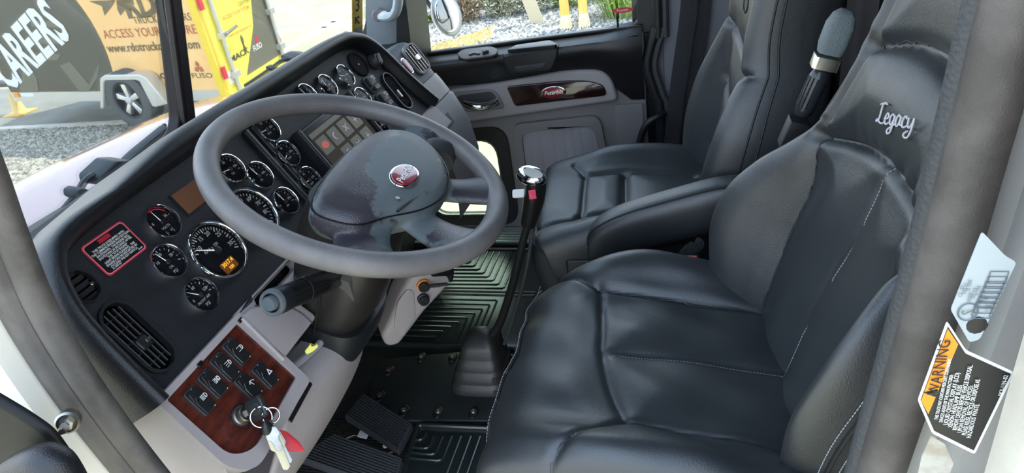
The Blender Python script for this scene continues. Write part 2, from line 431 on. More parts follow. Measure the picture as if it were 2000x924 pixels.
# sill trim strip at the glass
m = MB(); m.tube([DR(-1.0, -.536, -.006), DR(-.5, -.512, -.006), DR(-.16, -.497, .0)], .005, 8); part('sill_trim', m, M_blk, door)
# window surround and glass
wtop = .62
m = MB(); m.plate(DR, [(-1.0, -.56), (-.12, -.52), (-.12, .70), (-.80, .70)], [rpoly([dh(829, 106)+(.01,), dh(1246, 50)+(.03,), (-.165, wtop, .05), (-.68, wtop, .05), dh(803, 20)+(.01,)], .01, 5)], -.045, -.008)
wf = struct('window_2', m, M_blk, 'passenger door window in a black frame', cat='window'); bevel(wf, .004)
m = MB(); m.plate(DR, [(-.98, -.57), (-.13, -.53), (-.13, .66), (-.75, .66)], c0=-.030, c1=-.026); part('pane', m, M_glass, wf)
# logo decal on the pane
la, lb = DR.hit(1216, 20, -.024)
m = MB(); m.plate(DR.sub(la, lb, -.0255), circ(.032, 24, ry=.008), c0=0, c1=.0006); dc = part('oval_decal', m, M_redp, wf)
text('lettering', 'Peterbilt', DR.sub(la, lb, -.0248), .010, M_white, dc)
text('lettering', 'PACCAR', DR.sub(la+.002, lb+.018, -.0248), .009, M_blackp, dc)
m = MB(); m.plate(DR, lwin(.03), [lwin(-.012)], -.02, .012); w3 = struct('window_3', m, M_blk, 'small lower peep window of the passenger door', cat='window'); bevel(w3, .006)
m = MB(); m.plate(DR, lwin(.0), [], -.032, -.028); part('pane', m, glass('tinted_glass', (.88, .95, .76), .5), w3)
m = MB(); m.plate(DR, lwin(-.010), [lwin(-.016)], .004, .012); part('pane_bead', m, M_steel, w3)
# grey armrest surround with wood inlay and handle bezel
sur = rpoly([(-.845, -.770, .02), (-.845, -.655, .04), (-.78, -.643, .02), (-.60, -.632, .05), (-.40, -.605, .10), (-.262, -.615, .09), (-.238, -.715, .02)], .02, 6)
m = MB(); m.slab(DR, sur, 0, .030, .010, 4); sp = part('armrest_surround', m, mat('surround_grey', (.33, .31, .315), .5, bump=.1, bscale=600), door, 'lighter grey surround')
hz = rpoly([dh(880, 180, .03)+(.02,), dh(968, 173, .03)+(.03,), dh(988, 212, .03)+(.02,), dh(903, 219, .03)+(.02,)], .02, 6)
m = MB(); m.slab(DR, hz, .028, .034, .003); part('handle_bezel', m, M_grey2, sp)
hz2 = rpoly([dh(889, 187, .034)+(.02,), dh(962, 178, .034)+(.02,), dh(978, 206, .034)+(.015,), dh(910, 214, .034)+(.02,)], .02, 6)
m = MB(); m.slab(DR, hz2, .030, .0355, .002); part('handle_cup', m, M_dgrey, sp)
p0 = DR(*dh(905, 200, .045), .040); p1 = DR(*dh(935, 206, .06), .062); p2 = DR(*dh(958, 203, .055), .055); p3 = DR(*dh(971, 195, .045), .040)
m = MB(); m.tube(spline([p0, p1, p2, p3], 6), [(.010+.012*math.sin(math.pi*i/18), .006+.005*math.sin(math.pi*i/18)) for i in range(19)], 12, flat=(0, 0, 1)); part('door_handle', m, M_chrome, door, 'chrome door pull handle')
wd = rpoly([dh(989, 168, .03)+(.012,), dh(1100, 157, .03)+(.05,), dh(1150, 157, .03)+(.03,), dh(1180, 166, .03)+(.03,), dh(1186, 186, .03)+(.014,), dh(1006, 207, .03)+(.012,)], .02, 6)
m = MB(); m.slab(DR, wd, .028, .036, .004); wi = part('wood_inlay', m, mat('dark_burl', (.030, .008, .007), .12, coat=1.0, col2=(.015, .004, .004), nscale=9), door, 'glossy dark wood inlay')
ba, bb = dh(1081, 181, .04)
m = MB(); m.lathe(DR.sub(ba, bb, .036, .07), [(.001, 0)], 4) if False else None
def oval(fr, ra, rb, c0, c1, bev=.003): q = MB(); q.slab(fr, circ(ra, 36, ry=rb), c0, c1, bev); return q
BD = DR.sub(ba, bb, .036, .04)
part('badge_rim', oval(BD, .041, .021, 0, .003), M_chrome, wi); part('oval_badge', oval(BD, .037, .018, .001, .0045), M_badge, wi)
text('lettering', 'Peterbilt', BD.sub(0, 0, .0046), .0175, M_chrome, wi, shear=.3, bold=.01)
# map pocket: frame and gathered fabric
pk = [dh(1003, 240)+(.03,), dh(1172, 222)+(.035,), (-.262, -1.13, .03), (-.60, -1.14, .03)]
def inset(pts, d):
    c = np.mean([p[:2] for p in pts], 0); return [tuple(np.array(p[:2])+(c-np.array(p[:2]))*d)+tuple(p[2:]) for p in pts]
m = MB(); m.plate(DR, rpoly(pk, .03, 6), [rpoly(inset(pk, .17), .025, 6)], 0, .018); bevel(part('pocket_frame', m, M_grey2, door), .006, 3)
q = inset(pk, .15); (a0, b0), (a1, b1), (a2, b2), (a3, b3) = [p[:2] for p in q]
G = []
for i in range(121):
    u = i/120; row = []
    pl = .004*abs(math.sin(u*math.pi*7.2+.6*math.sin(9*u)))**.6
    for j in range(13):
        v = j/12; A = (a0+(a1-a0)*u)*(1-v)+(a3+(a2-a3)*u)*v; B = (b0+(b1-b0)*u)*(1-v)+(b3+(b2-b3)*u)*v
        row.append(DR(A, B, .003+pl*(1-.3*v)+.003*math.sin(5*v+8*u)))
    G.append(row)
m = MB(); m.grid(G); part('map_pocket', m, M_fabric, door, 'gathered grey fabric pocket', smooth=60)
# switch pod and pull cup on the sill
sw = rpoly([dh(892, 106, .055)+(.01,), dh(905, 100, .055)+(.01,), dh(968, 94, .055)+(.01,), dh(975, 103, .055)+(.01,), dh(962, 113, .055)+(.01,), dh(900, 118, .055)+(.01,)], .012, 5)
ST = Fr((XP-.028, 0, -.497), (0, -1, .047), (1, 0, .14))       # top of the sill: a along -y, b toward outside, c up
def sth(x, y, off=0.0): return ST.hit(x, y, off)
def sp_poly(P, r): return rpoly([sth(x, y)+(r,) for x, y in P], r, 5)
m = MB(); m.slab(ST, sp_poly([(893, 107), (905, 98), (960, 92), (975, 98), (968, 110), (905, 118)], .02), 0, .006, .002); pod = part('switch_pod', m, M_dgrey, door)
m = MB(); m.slab(ST, sp_poly([(916, 108), (930, 104), (940, 107), (938, 110), (928, 108), (918, 112)], .004), .006, .010, .001); part('lock_switch', m, M_blk, pod)
m = MB(); m.slab(ST, sp_poly([(943, 103), (956, 100), (957, 106), (945, 110)], .004), .006, .016, .003); part('window_switch', m, M_blk, pod)
m = MB(); m.slab(DR, rpoly([dh(981, 108, .06)+(.01,), dh(1000, 100, .06)+(.01,), dh(1090, 88, .06)+(.01,), dh(1093, 98, .06)+(.01,), dh(1090, 112, .06)+(.01,), dh(1080, 140, .06)+(.02,), dh(1000, 148, .06)+(.02,), dh(985, 130, .06)+(.02,)], .015, 5), .035, .066, .010, 4); pc = part('pull_cup', m, M_blk, door)
m = MB(); m.slab(DR, rpoly([dh(1003, 131, .068)+(.01,), dh(1068, 122, .068)+(.01,), dh(1062, 134, .068)+(.01,), dh(1010, 141, .068)+(.01,)], .01, 5), .064, .0675, .002); part('cup_recess', m, M_dgrey, pc)
m = MB(); m.slab(ST, sp_poly([(992, 104), (1010, 94), (1075, 85), (1090, 92), (1086, 95)], .006), .002, .0125, .001); part('pull_slot', m, M_blackp, pc)
# lock plunger
L0 = ST(*sth(1207, 56), 0)
m = MB(); m.lathe(Fr(L0, (1, 0, 0), (0, 1, 0)), [(.009, 0), (.009, .004), (.0035, .006), (.0035, .030), (.0045, .032), (.0045, .044), (.003, .046)], 16); part('lock_plunger', m, M_blk, door)
# rear door seal: wavy double rubber bead, and door edge panel
m = MB(); m.plate(DR, [(-.19, -1.2), (-.04, -1.2), (-.04, .72), (-.19, .72)], c0=-.085, c1=-.055); struct('trim_12', m, M_blk, 'black filler plate added behind the passenger door seal to block light', cat='pillar')  # filler plate added to close a bright slit between seal and wall
sealp = [(-.11, .72), (-.11, -.42), (-.115, -.50), (-.135, -.56), (-.145, -.62), (-.125, -.70), (-.11, -.78), (-.11, -1.19)]
sl = spline([DR(a, b, .02) for a, b in sealp], 8)
m = MB(); m.tube(sl, .017, 10); m2 = MB(); m2.tube([p+np.array([-.004, -.022, 0]) for p in sl], .011, 8)
t = struct('trim_4', m, M_blk, 'black rubber door seal on the rear edge of the passenger door', cat='door seal'); part('seal_bead', m2, M_rubber, t)
m = MB(); m.slab(DR, rrect(-.255, -1.17, -.165, -.735, .006), 0, .010, .003); part('edge_panel', m, M_grey2, door)
# door sill plate with ribs (bright, seen low beside the mat)
m = MB(); M_sill = mat('sill_aluminium', (.50, .56, .52), .35, .3); m.box(WORLD, 1.985, 2.10, .3, 1.0, FLOOR, FLOOR+.018); t = struct('trim_5', m, M_blk, 'ribbed aluminium sill plate below the passenger door', cat='sill'); bevel(t, .003)
for i in range(6):
    q = MB(); q.box(WORLD, 1.992+i*.018, 2.000+i*.018, .3, 1.0, FLOOR+.018, FLOOR+.024); part('sill_rib', q, M_sill, t)
# grab handle on the pillar
g = thing('grab_handle', 'pale grey grab handle on the windshield pillar', 'handle', P3(760, 36, 1.93))
m = MB(); m.tube(spline([P3(745, 28, 1.945), P3(752, 33, 1.905), P3(768, 30, 1.89), P3(777, 8, 1.89), P3(777, -40, 1.89), P3(770, -110, 1.93)], 6), [(.018, .013)]*31, 12); part('grip', m, mat('handle_grey', (.42, .47, .50), .5), g)
m = MB(); m.lathe(Fr(P3(742, 28, 1.935), (0, 1, 0), (0, 0, 1), (-1, 0, 0)), [(.0, -.01), (.018, -.01), (.018, .018), (.014, .022), (.0, .022)], 20); part('screw_cap', m, M_grey2, g)

# ------------------------------------------------------------------ driver's door opening, left (hinge) side
def curve_path(P, X): return spline([at_x(x, y, X) for x, y in P], 8)
JL = FX(.40)
def band(P, X, w0, w1, c, thick=.02):
    """strip following the opening edge: P pixel guides on plane X; w0..w1 sideways extents (along +y)"""
    C = curve_path(P, X); 
    return C
seal_c = curve_path([(-60, 245), (-20, 345), (20, 455), (75, 590), (140, 705), (215, 815), (300, 925), (380, 1020), (450, 1100)], .40)
seal_c = [np.array(p) for p in spline([(.40, .36, .72), (.40, .46, .35), (.40, .53, .05)]+[tuple(seal_c[0])], 5)[:-1]]+seal_c
m = MB(); m.tube(seal_c, [(.013, .016)]*len(seal_c), 12); ts = struct('trim_6', m, M_seal, 'worn grey rubber seal on the hinge side of the door opening', cat='door seal')
m = MB(); m.tube([p+np.array([-.006, .026, -.002]) for p in seal_c], [(.012, .020)]*len(seal_c), 12); part('seal_flange', m, M_seal, ts)
# cream painted jamb flange outside the seal
Jc = np.array(seal_c)
G = []
for p in Jc:
    G.append([p+np.array([.012, .030, 0]), p+np.array([-.022, .040, 0]), p+np.array([-.030, .046, 0]), p+np.array([-.034, .075, 0]), p+np.array([-.045, .085, 0]), p+np.array([-.047, .105, .004]), p+np.array([-.01, .16, .004])])
m = MB(); m.grid(G); jm = struct('trim_7', m, M_cream, 'cream painted hinge jamb of the driver door opening', smooth=25, cat='door jamb')
bo = at_x(130, 828, .355)
nv = np.array([-.75, -.55, .25]); nv /= np.linalg.norm(nv)
u_ = np.cross(nv, [0, 0, 1]); BF = Fr(bo, u_, np.cross(nv, u_), nv)
m = MB(); m.lathe(BF, [(.0, -.012), (.0105, -.012), (.011, -.002), (.009, 0), (.0, 0)], 24); part('bolt_washer', m, M_steel, jm)
m = MB(); m.lathe(BF, [(.0065, 0), (.0065, .004), (.004, .005), (.004, .016), (.003, .018), (0, .018)], 6, ); part('bolt', m, M_steel, jm)
# dark open door seen beyond the jamb
c0 = at_x(40, 800, .27)
dd = thing('driver_door', 'black inner edge of the opened driver door, bottom left', 'door', (c0[0]-.02, c0[1]+.08, FLOOR-.1))
DDf = Fr((.30, 0, 0), (0, -1, 0), (0, 0, 1)); m = MB()
m.slab(DDf, rpoly([DDf.hit(x, y)+(.01,) for x, y in ((-70, 748), (-20, 778), (46, 817), (92, 849), (114, 878), (150, 930), (150, 1030), (-70, 1030))], .01, 4), -.008, 0, .006, 4); part('door_skin', m, mat('door_gloss_black', (.005, .005, .005), .45, spec=.25), dd, smooth=60)
q = spline([at_x(150, 1000, .27), at_x(120, 930, .27), at_x(90, 905, .27), at_x(40, 925, .27), at_x(0, 960, .27)], 8)
m = MB(); m.tube(q, .016, 12); part('door_check', m, M_pad, dd)

# ------------------------------------------------------------------ driver's door opening, right (latch) side
seal_r = curve_path([(2030, -190), (2003, -60), (1968, 60), (1940, 170), (1905, 300), (1860, 470), (1815, 620), (1775, 750), (1730, 890), (1690, 1020)], .40)
seal_r = [seal_r[0]+np.array([0, -.005*k, .10*k]) for k in (8, 6, 4, 2, 1)]+seal_r
m = MB(); m.tube(seal_r, [(.0145, .016)]*len(seal_r), 14); tr = struct('trim_8', m, M_seal, 'fat grey rubber seal on the latch side of the door opening', cat='door seal')
m = MB(); m.tube([p+np.array([.012, .011, .003]) for p in seal_r], .009, 10); part('seal_lip', m, M_rubber, tr)
RJ = Fr((.375, -.17, -.25), (0, -1, 0), (0, 0, 1))
G = []
for p in seal_r:
    G.append([p+np.array([.01, -.012, 0]), p+np.array([.004, -.030, 0]), p+np.array([-.012, -.036, 0]), p+np.array([-.022, -.072, 0]), p+np.array([-.034, -.085, 0]), p+np.array([-.060, -.092, 0]), p+np.array([-.066, -.10, 0]), p+np.array([-.066, -.5, 0])])
m = MB(); m.grid(G); rj = struct('trim_9', m, M_jamb, 'grey painted latch jamb carrying two stickers', smooth=30, cat='door jamb')
# ================================================================== DASHBOARD
dash = thing('dashboard', 'wide black instrument dashboard with chrome ringed gauges and grey lower trim', 'dashboard', (1.0, .85, -.75))
edge = [(.503, -.088), (.505, -.04), (.509, .02), (.518, .065), (.538, .100), (.575, .121), (.68, .130), (.9, .137), (1.15, .143), (1.33, .146), (1.41, .139), (1.46, .117), (1.49, .07), (1.512, .0), (1.532, -.05), (1.55, -.088)]
es = [tuple(p) for p in spline(edge, 6)]
ventL = rrect(.520, -.071, .570, .041, .024, 6)
ventR = rrect(1.432, -.052, 1.482, .050, .024, 6)
defr = rpoly([(.531, .092), (.556, .097), (.566, .078), (.562, .056), (.540, .049), (.526, .062)], .008, 4)
m = MB(); m.plate(DF, [(x, y+.0) for x, y in es], [ventL, ventR, defr], -.010, 0)
fas = part('fascia', m, M_fascia, dash); bevel(fas, .001, 1)
m = MB(); m.plate(DF, rrect(.51, -.08, 1.54, .12, .01), c0=-.05, c1=-.046); part('vent_backing', m, M_blackp, dash)
# padded rim swept around the fascia
E2 = np.array(es); G = []
for i in range(len(E2)):
    t = E2[min(i+1, len(E2)-1)]-E2[max(i-1, 0)]; t /= np.linalg.norm(t); nn = np.array([-t[1], t[0]])
    k = min(1, max(0, (E2[i][0]-1.40)/.10)); k0 = 1-min(1, max(0, (E2[i][0]-.53)/.05)) if E2[i][1] < .1 and E2[i][0] < 1 else 0
    row = []
    side = max(k, k0)
    for (d, c) in ((-.004, -.004), (.001, .018), (.005, .030), (.011, .036), (.018, .036), (.025, .027), (.029, .010), (.033, -.03), (.037, -.09), (.044, -.18), (.05, -.34)):
        dd_ = d if d < .03 else d*(1-side)+(.03+(d-.03)*.35)*side
        q = E2[i]+nn*dd_*float(np.interp(E2[i][0], [.55, .66, .80, 1.2, 1.4], [1.0, .75, 1.35, 1.15, 1.0])); row.append(DF(q[0], q[1], c*(1-.35*k)))
    G.append(row)
m = MB(); m.grid(G); part('dash_pad', m, M_pad, dash, smooth=60)
# fine seam ring between pad and fascia
m = MB(); m.tube([DF(x-.0, y, .0005) for x, y in es], .0016, 6); part('seam', m, M_blackp, dash)

def gauge(x, y, r, ticks=(180, 0, 13), nums=(), na=180, cap=None, arc=None, sub=None, lcd=None, nsize=.23):
    F_ = DF.sub(x, y)
    g = part('gauge', MB().lathe(F_, [(0, .0005), (r*.90, .0005), (r*.93, .006), (r*.97, .006), (r*.97, 0)], 40, cap=False), M_dial, dash)
    part('bezel', MB().lathe(F_, [(r*.88, .0035), (r*.885, .0065), (r*.92, .0088), (r*.965, .0085), (r, .006), (r*1.01, .002), (r*1.01, 0)], 48, cap=False), M_chrome, g)
    tk = MB(); a0, a1, n = ticks
    for i in range(n):
        a = math.radians(a0+(a1-a0)*i/(n-1)); maj = (i % 5 == 0) if n > 13 else (i % 3 == 0)
        f2 = F_.sub(0, 0, .0011, a); l = .15 if maj else .09
        tk.box(f2, r*(.82-l), r*.82, -r*(.020 if maj else .012), r*(.020 if maj else .012), 0, .0002)
    part('dial_tick', tk, M_mark, g, smooth=0, kind='stuff')
    for (a, s) in nums:
        a = math.radians(a); text('numeral', s, F_.sub(r*(.53 if r < .03 else .60)*math.cos(a), r*(.53 if r < .03 else .60)*math.sin(a), .0012), r*nsize, M_mark, g, bold=.01)
    if cap: text('lettering', cap, F_.sub(0 if not lcd else -r*.10, -r*.30 if not lcd else r*.17, .0012), r*(.15 if lcd else .20), M_mark, g)
    if sub: text('symbol', sub, F_.sub(0, -r*.60, .0012), r*.26, M_mark, g)
    if arc:
        q = MB(); P = []
        for i in range(13): a = math.radians(arc[0]+(arc[1]-arc[0])*i/12); P.append((r*.84*math.cos(a), r*.84*math.sin(a)))
        for i in range(13): a = math.radians(arc[1]+(arc[0]-arc[1])*i/12); P.append((r*.79*math.cos(a), r*.79*math.sin(a)))
        q.plate(F_, P, c0=.0009, c1=.0014); part('red_arc', q, M_redp, g, smooth=0)
    if lcd:
        q = MB(); q.plate(F_, rrect(-r*.36, -r*.76, r*.26, -r*.38, r*.05), c0=.0008, c1=.0014); l_ = part('lcd_window', q, M_lcd, g)
        text('digits', lcd[0], F_.sub(-r*.05, -r*.48, .0017), r*.19, M_lcdt, l_, bold=.015); text('digits', lcd[1], F_.sub(-r*.05, -r*.66, .0017), r*.15, M_lcdt, l_, bold=.015)
    f3 = F_.sub(0, 0, .0, math.radians(na)); q = MB()
    q.add([f3(-r*.08, -r*.035, .0032), f3(-r*.08, r*.035, .0032), f3(r*.76, r*.010, .0032), f3(r*.76, -r*.010, .0032), f3(-r*.08, 0, .0040), f3(r*.76, 0, .0036)], [(0, 3, 5, 4), (1, 4, 5, 2), (0, 4, 1), (2, 5, 3), (0, 1, 2, 3)])
    part('needle', q, M_needle, g, smooth=0)
    part('needle_hub', MB().lathe(F_, [(r*.13, .001), (r*.13, .0045), (r*.10, .0052), (0, .0052)], 16), M_blk, g)
    part('gauge_glass', MB().lathe(F_, [(0, .0062), (r*.9, .0058), (r*.9, .0055), (0, .0058)], 32, cap=False), M_gglass, g)
    return g
RS = .0262
gauge(.733, 0, .0475, (155, -25, 26), [(140, '10'), (106, '15'), (72, '20'), (35, '25'), (-10, '30')], 146, 'RPM x 100', lcd=('3017.4', '100'), nsize=.20)
gauge(.697, .078, RS, (170, 10, 3), [(160, '8'), (20, '16')], 95, 'VOLTS', arc=(100, 30), sub='[-  +]')
gauge(.656, .032, RS, (200, -20, 13), [(150, '10'), (90, '20'), (20, '30')], 106, 'OIL', sub='PSI')
gauge(.655, -.030, RS, (200, -10, 13), [(180, '0'), (90, '60'), (10, '120')], 131, 'FRONT AIR', sub='PSI')
gauge(.835, .005, .0475, (230, -50, 31), [(200, '20'), (160, '30'), (120, '40'), (85, '50'), (50, '60'), (15, '70'), (-20, '80')], 205, 'MPH', nsize=.20)
for (x, y, na) in ((.868, .081, 170), (.907, .045, 100), (.912, -.014, 95), (1.003, .098, 176), (.999, .044, 200), (.998, -.015, 176), (1.069, .100, 180), (1.163, .105, 95), (1.238, .099, 80), (1.317, .095, 150), (1.314, .036, 265), (1.295, -.034, 140)):
    if (x, y) == (1.069, .100): continue
    gauge(x, y, RS, (200, -20, 13), [(180, '0'), (90, '50'), (0, '100')], na, random.choice(['TEMP', 'PSI', 'OIL', 'AIR']), sub=None)
# vents
def vent(outline, x0, x1, y0, y1, nlong, ncross, tab, silver):
    v = part('air_vent', MB().plate(DF, [tuple(q) for q in outline], [[(p[0]*.86+(x0+x1)/2*.14, p[1]*.93+(y0+y1)/2*.07) for p in outline]], -.006, .006), M_blk, dash); bevel(v, .0025, 3)
    for i in range(nlong):
        x = x0+(x1-x0)*(i+1)/(nlong+1)
        q = MB(); f = Fr(DF(x, 0, -.004), DF.u*.35-DF.w*.94, DF.v); q.box(f, -.0045, .0045, y0+.006+.35*abs(i-(nlong-1)/2)*.006, y1-.006-.35*abs(i-(nlong-1)/2)*.006, -.0007, .0007); part('louver', q, M_dgrey, v)
    for i in range(ncross):
        y = y0+(y1-y0)*(i+1)/(ncross+1); q = MB(); f = DF.sub(0, y, -.016, 0); q.box(f, x0+.004, x1-.004, -.0007, .0007, -.006, .006); part('vane', q, M_dgrey, v)
    q = MB(); xm, ym = (x0+x1)/2, (y0+y1)/2-.008; q.slab(DF, rrect(xm-.009, ym-.010, xm+.009, ym+.008, .004), -.008, .004, .003); t = part('vent_tab', q, M_blk, v)
    q = MB(); q.slab(DF, rrect(xm+.002, ym-.004, xm+.009, ym+.001, .001) if not silver else rrect(xm-.003, ym-.010, xm+.004, ym+.010, .001), .004, .0052, .0005); part('tab_inlay', q, M_steel, t)
vent(ventL, .522, .568, -.069, .039, 5, 5, 1, False)
vent(ventR, 1.434, 1.480, -.050, .048, 5, 5, 1, True)
v = part('defrost_vent', MB().plate(DF, defr, [[(p[0]*.9+.546*.1, p[1]*.9+.073*.1) for p in defr]], -.006, .002), M_blk, dash); bevel(v, .001, 2)
for i in range(5): part('louver', MB().box(Fr(DF(0, .057+i*.009, -.010), DF.u, DF.v*.7+DF.w*.7), .528, .563, -.004, .004, -.0006, .0006), M_dgrey, v)
part('screw', MB().lathe(DF.sub(.559, .070, -.004), [(.0, .0), (.0028, 0), (.0028, .0022), (.002, .003), (0, .003)], 14), M_steel, v)
# notice sticker
q = MB(); q.plate(DF, rrect(.579, .063, .6525, .112, .006), c0=.0002, c1=.0008); stn = part('notice_sticker', q, M_redp, dash, 'black notice sticker with pink-red border')
q = MB(); q.plate(DF, rrect(.5805, .0645, .651, .1105, .005), c0=.0006, c1=.0011); part('border_line', q, M_pinkp, stn)
q = MB(); q.plate(DF, rrect(.5818, .0658, .6497, .1092, .0045), c0=.0009, c1=.0013); part('sticker_field', q, M_blackp, stn)
q = MB(); q.plate(DF, rrect(.604, .1020, .624, .1078, .0004), c0=.0012, c1=.0015); part('heading_box', q, mat('dark_red_print', (.42, .01, .03), .5), stn)
text('lettering', 'NOTICE', DF.sub(.614, .1049, .0018), .0052, M_redp, stn, bold=.02)
L = ['THIS TRUCK IS EQUIPPED WITH', 'THE CUMMINS ENGINE PROTECTION', 'SHUTDOWN.  THE ENGINE WILL', 'SHUTDOWN 30 SECONDS AFTER', 'THE "STOP ENGINE"', 'LIGHT BEGINS FLASHING.  THE', 'ENGINE CAN BE RESTARTED BY', 'CYCLING THE KEY SWITCH.']
for i, s in enumerate(L): text('lettering', s, DF.sub(.6150, .0985-i*.0039, .0015), .0041, M_white, stn, bold=.022, sx=.95)
text('lettering', '33-10087-001', DF.sub(.598, .0682, .0015), .0028, M_white, stn, bold=.02); text('lettering', '33-009', DF.sub(.6415, .0682, .0015), .0028, M_white, stn, bold=.02)
# amber display
q = MB(); q.plate(DF, rrect(.7405, .0625, .8175, .1025, .002), c0=.0, c1=.0012); ad = part('display_frame', q, M_blk, dash)
q = MB(); q.plate(DF, rrect(.743, .065, .815, .100, .001), c0=.001, c1=.0018); part('amber_display', q, M_amber, ad, 'blank tan-amber message display')
# raised bars
for x in (.952, .974): q = MB(); q.slab(DF, rrect(x, -.078, x+.012, .118, .004), -.002, .006, .003); part('divider_bar', q, M_blk, dash)
# screen in a raised frame, tilted toward the driver
SC = Fr(DF(1.150, -.010, .012), DF.u+.02*DF.w, DF.v)
q = MB(); q.slab(SC, rrect(-.100, -.066, .110, .072, .006), -.014, .006, .004); sc = part('display_housing', q, M_blk, dash)
for x in (-.106, .104): q = MB(); q.slab(SC, rrect(x, -.070, x+.010, .075, .003), -.014, .011, .003); part('housing_rail', q, M_blk, sc)
q = MB(); q.plate(SC, rrect(-.088, -.052, .092, .058, .001), c0=.006, c1=.0068); part('screen', q, mat('screen_glass', (.018, .017, .013), .12, emit=(.07, .065, .05, .35)), sc)
M_icon = mat('screen_tile', (.10, .10, .09), .4, emit=(.30, .29, .24, .14)); M_icong = mat('screen_glyph', (.4, .4, .36), .4, emit=(.5, .5, .44, .25))
q = MB(); q.plate(SC, rrect(-.086, .046, .09, .056, .001), c0=.0068, c1=.0072); part('screen_bar', q, M_icon, sc)
q = MB(); q.plate(SC, rrect(-.086, -.048, .09, -.040, .001), c0=.0068, c1=.0072); part('screen_bar', q, M_icon, sc)
for r_ in range(2):
    for c_ in range(4):
        x = -.066+c_*.043; y = .024-r_*.041
        q = MB(); q.plate(SC, rrect(x-.017, y-.017, x+.017, y+.017, .003), c0=.0068, c1=.0073)
        if (r_, c_) == (1, 0): continue
        tl = part('screen_tile', q, M_icon, sc, smooth=0)
        q = MB(); k = (r_*4+c_) % 4
        if (r_, c_) == (0, 0): q.plate(SC, circ(.011, 20, x, y, .007), c0=.0073, c1=.0078); part('oval_icon', q, mat('icon_red', (.5, .10, .06), .4, emit=(.75, .16, .09, .3)), tl); continue
        if k == 1: q.tube([SC(x+.007*math.cos(a), y+.007*math.sin(a), .0076) for a in np.linspace(1.2, 4.4, 9)], .0012, 5)
        elif k == 2: q.box(SC.sub(x, y, 0, .8), -.009, .009, -.0012, .0012, .0073, .0078); q.box(SC.sub(x, y, 0, -.8), -.009, .009, -.0012, .0012, .0073, .0078)
        elif k == 3: q.box(SC, x-.006, x+.006, y-.001, y+.001, .0073, .0078); q.box(SC, x-.001, x+.001, y-.007, y+.007, .0073, .0078)
        else: q.tube([SC(x+.006*math.cos(a), y+.008*math.sin(a), .0076) for a in np.linspace(-2, 2, 9)], .0016, 5)
        part('icon', q, M_icong, tl)
# dark round speaker, small dial, switch pairs at the right end
sp_ = part('speaker', MB().lathe(DF.sub(1.398, .098), [(.0, .0015), (.020, .0015), (.024, .001), (.0275, .004), (.029, .004), (.030, 0)], 40), mat('speaker_black', (.012, .008, .009), .8, spec=.15), dash)
part('centre_dot', MB().lathe(DF.sub(1.398, .098, .0015), [(.0016, 0), (.0016, .001), (0, .001)], 12), M_steel, sp_)
dl = part('rotary_dial', MB().lathe(DF.sub(1.463, .082), [(.019, 0), (.019, .004), (.016, .006), (.015, .014), (.013, .016), (0, .016)], 32), M_dgrey, dash)
part('dial_grip', MB().slab(DF.sub(1.463, .082, .015, .9), rrect(-.013, -.0035, .013, .0035, .003), 0, .006, .002), M_grey2, dl)
def swpair(x, y):
    h = part('switch_pair', MB().slab(DF, rrect(x-.020, y-.021, x+.022, y+.020, .005), 0, .004, .002), M_dgrey, dash)
    for k, (dx, dy, w, l) in enumerate(((0, .006, .015, .011), (.002, -.013, .012, .0055))):
        r_ = part('rocker', MB().slab(Fr(DF(x+dx, y+dy, .004), DF.u, DF.v+.12*DF.w*(1-k)), rrect(-w, -l, w, l, .002), 0, .006, .002), M_blk, h)
        if k == 0: text('symbol', '°Ω', DF.sub(x+dx+.005, y+dy+.002, .0125), .013, M_mark, h, bold=.03)
        else:
            for s_ in (-1, 1): part('indicator', MB().lathe(DF.sub(x+dx+s_*.007, y+dy, .010), [(.0016, 0), (.0016, .0008), (0, .0008)], 8), M_mark, h)
swpair(1.386, .048); swpair(1.386, .003); swpair(1.386, -.042)

# ---------------- grey lower dash
slot = rrect(.712, -.103, .832, -.088, .007)
q = MB(); q.plate(DF, [(.668, -.082), (1.552, -.082), (1.58, -.150), (.668, -.150)], [slot], -.02, .006)
ld = part('lower_trim', q, M_grey, dash); bevel(ld, .004, 3)
q = MB(); q.plate(DF, rrect(.70, -.11, .85, -.08, .005), c0=-.03, c1=-.026); part('slot_backing', q, M_blackp, ld)
# console with wood panel
CW = dict(x0=.496, x1=.674, y0=-.222, y1=-.083)
wood = rpoly([(.503, -.0925, .003), (.659, -.0925, .003), (.665, -.2095, .004), (.535, -.2215, .022), (.504, -.200, .02)], .004, 5)
q = MB(); q.plate(DF, rpoly([(.492, -.083, .004), (.674, -.083, .004), (.678, -.230, .01), (.515, -.240, .035), (.490, -.208, .03)], .004, 6), [wood], -.004, .012)
cons = part('console_frame', q, M_grey, dash); bevel(cons, .005, 3)
q = MB(); q.plate(DF, [(x*1.0+(x-.587)*.02, y*1.0+(y+.152)*.02) for x, y in wood], c0=-.003, c1=.0075); wp = part('wood_panel', q, M_wood, dash, 'glossy red-brown burl wood switch panel')
for s_ in ((.560, -.0955), (.655, -.0955)):
    part('clip_tab', MB().slab(DF, rrect(s_[0]+.065-.06, s_[1]-.000, s_[0]+.065-.05, s_[1]+.006, .001), .003, .0135, .001), M_blackp, wp)
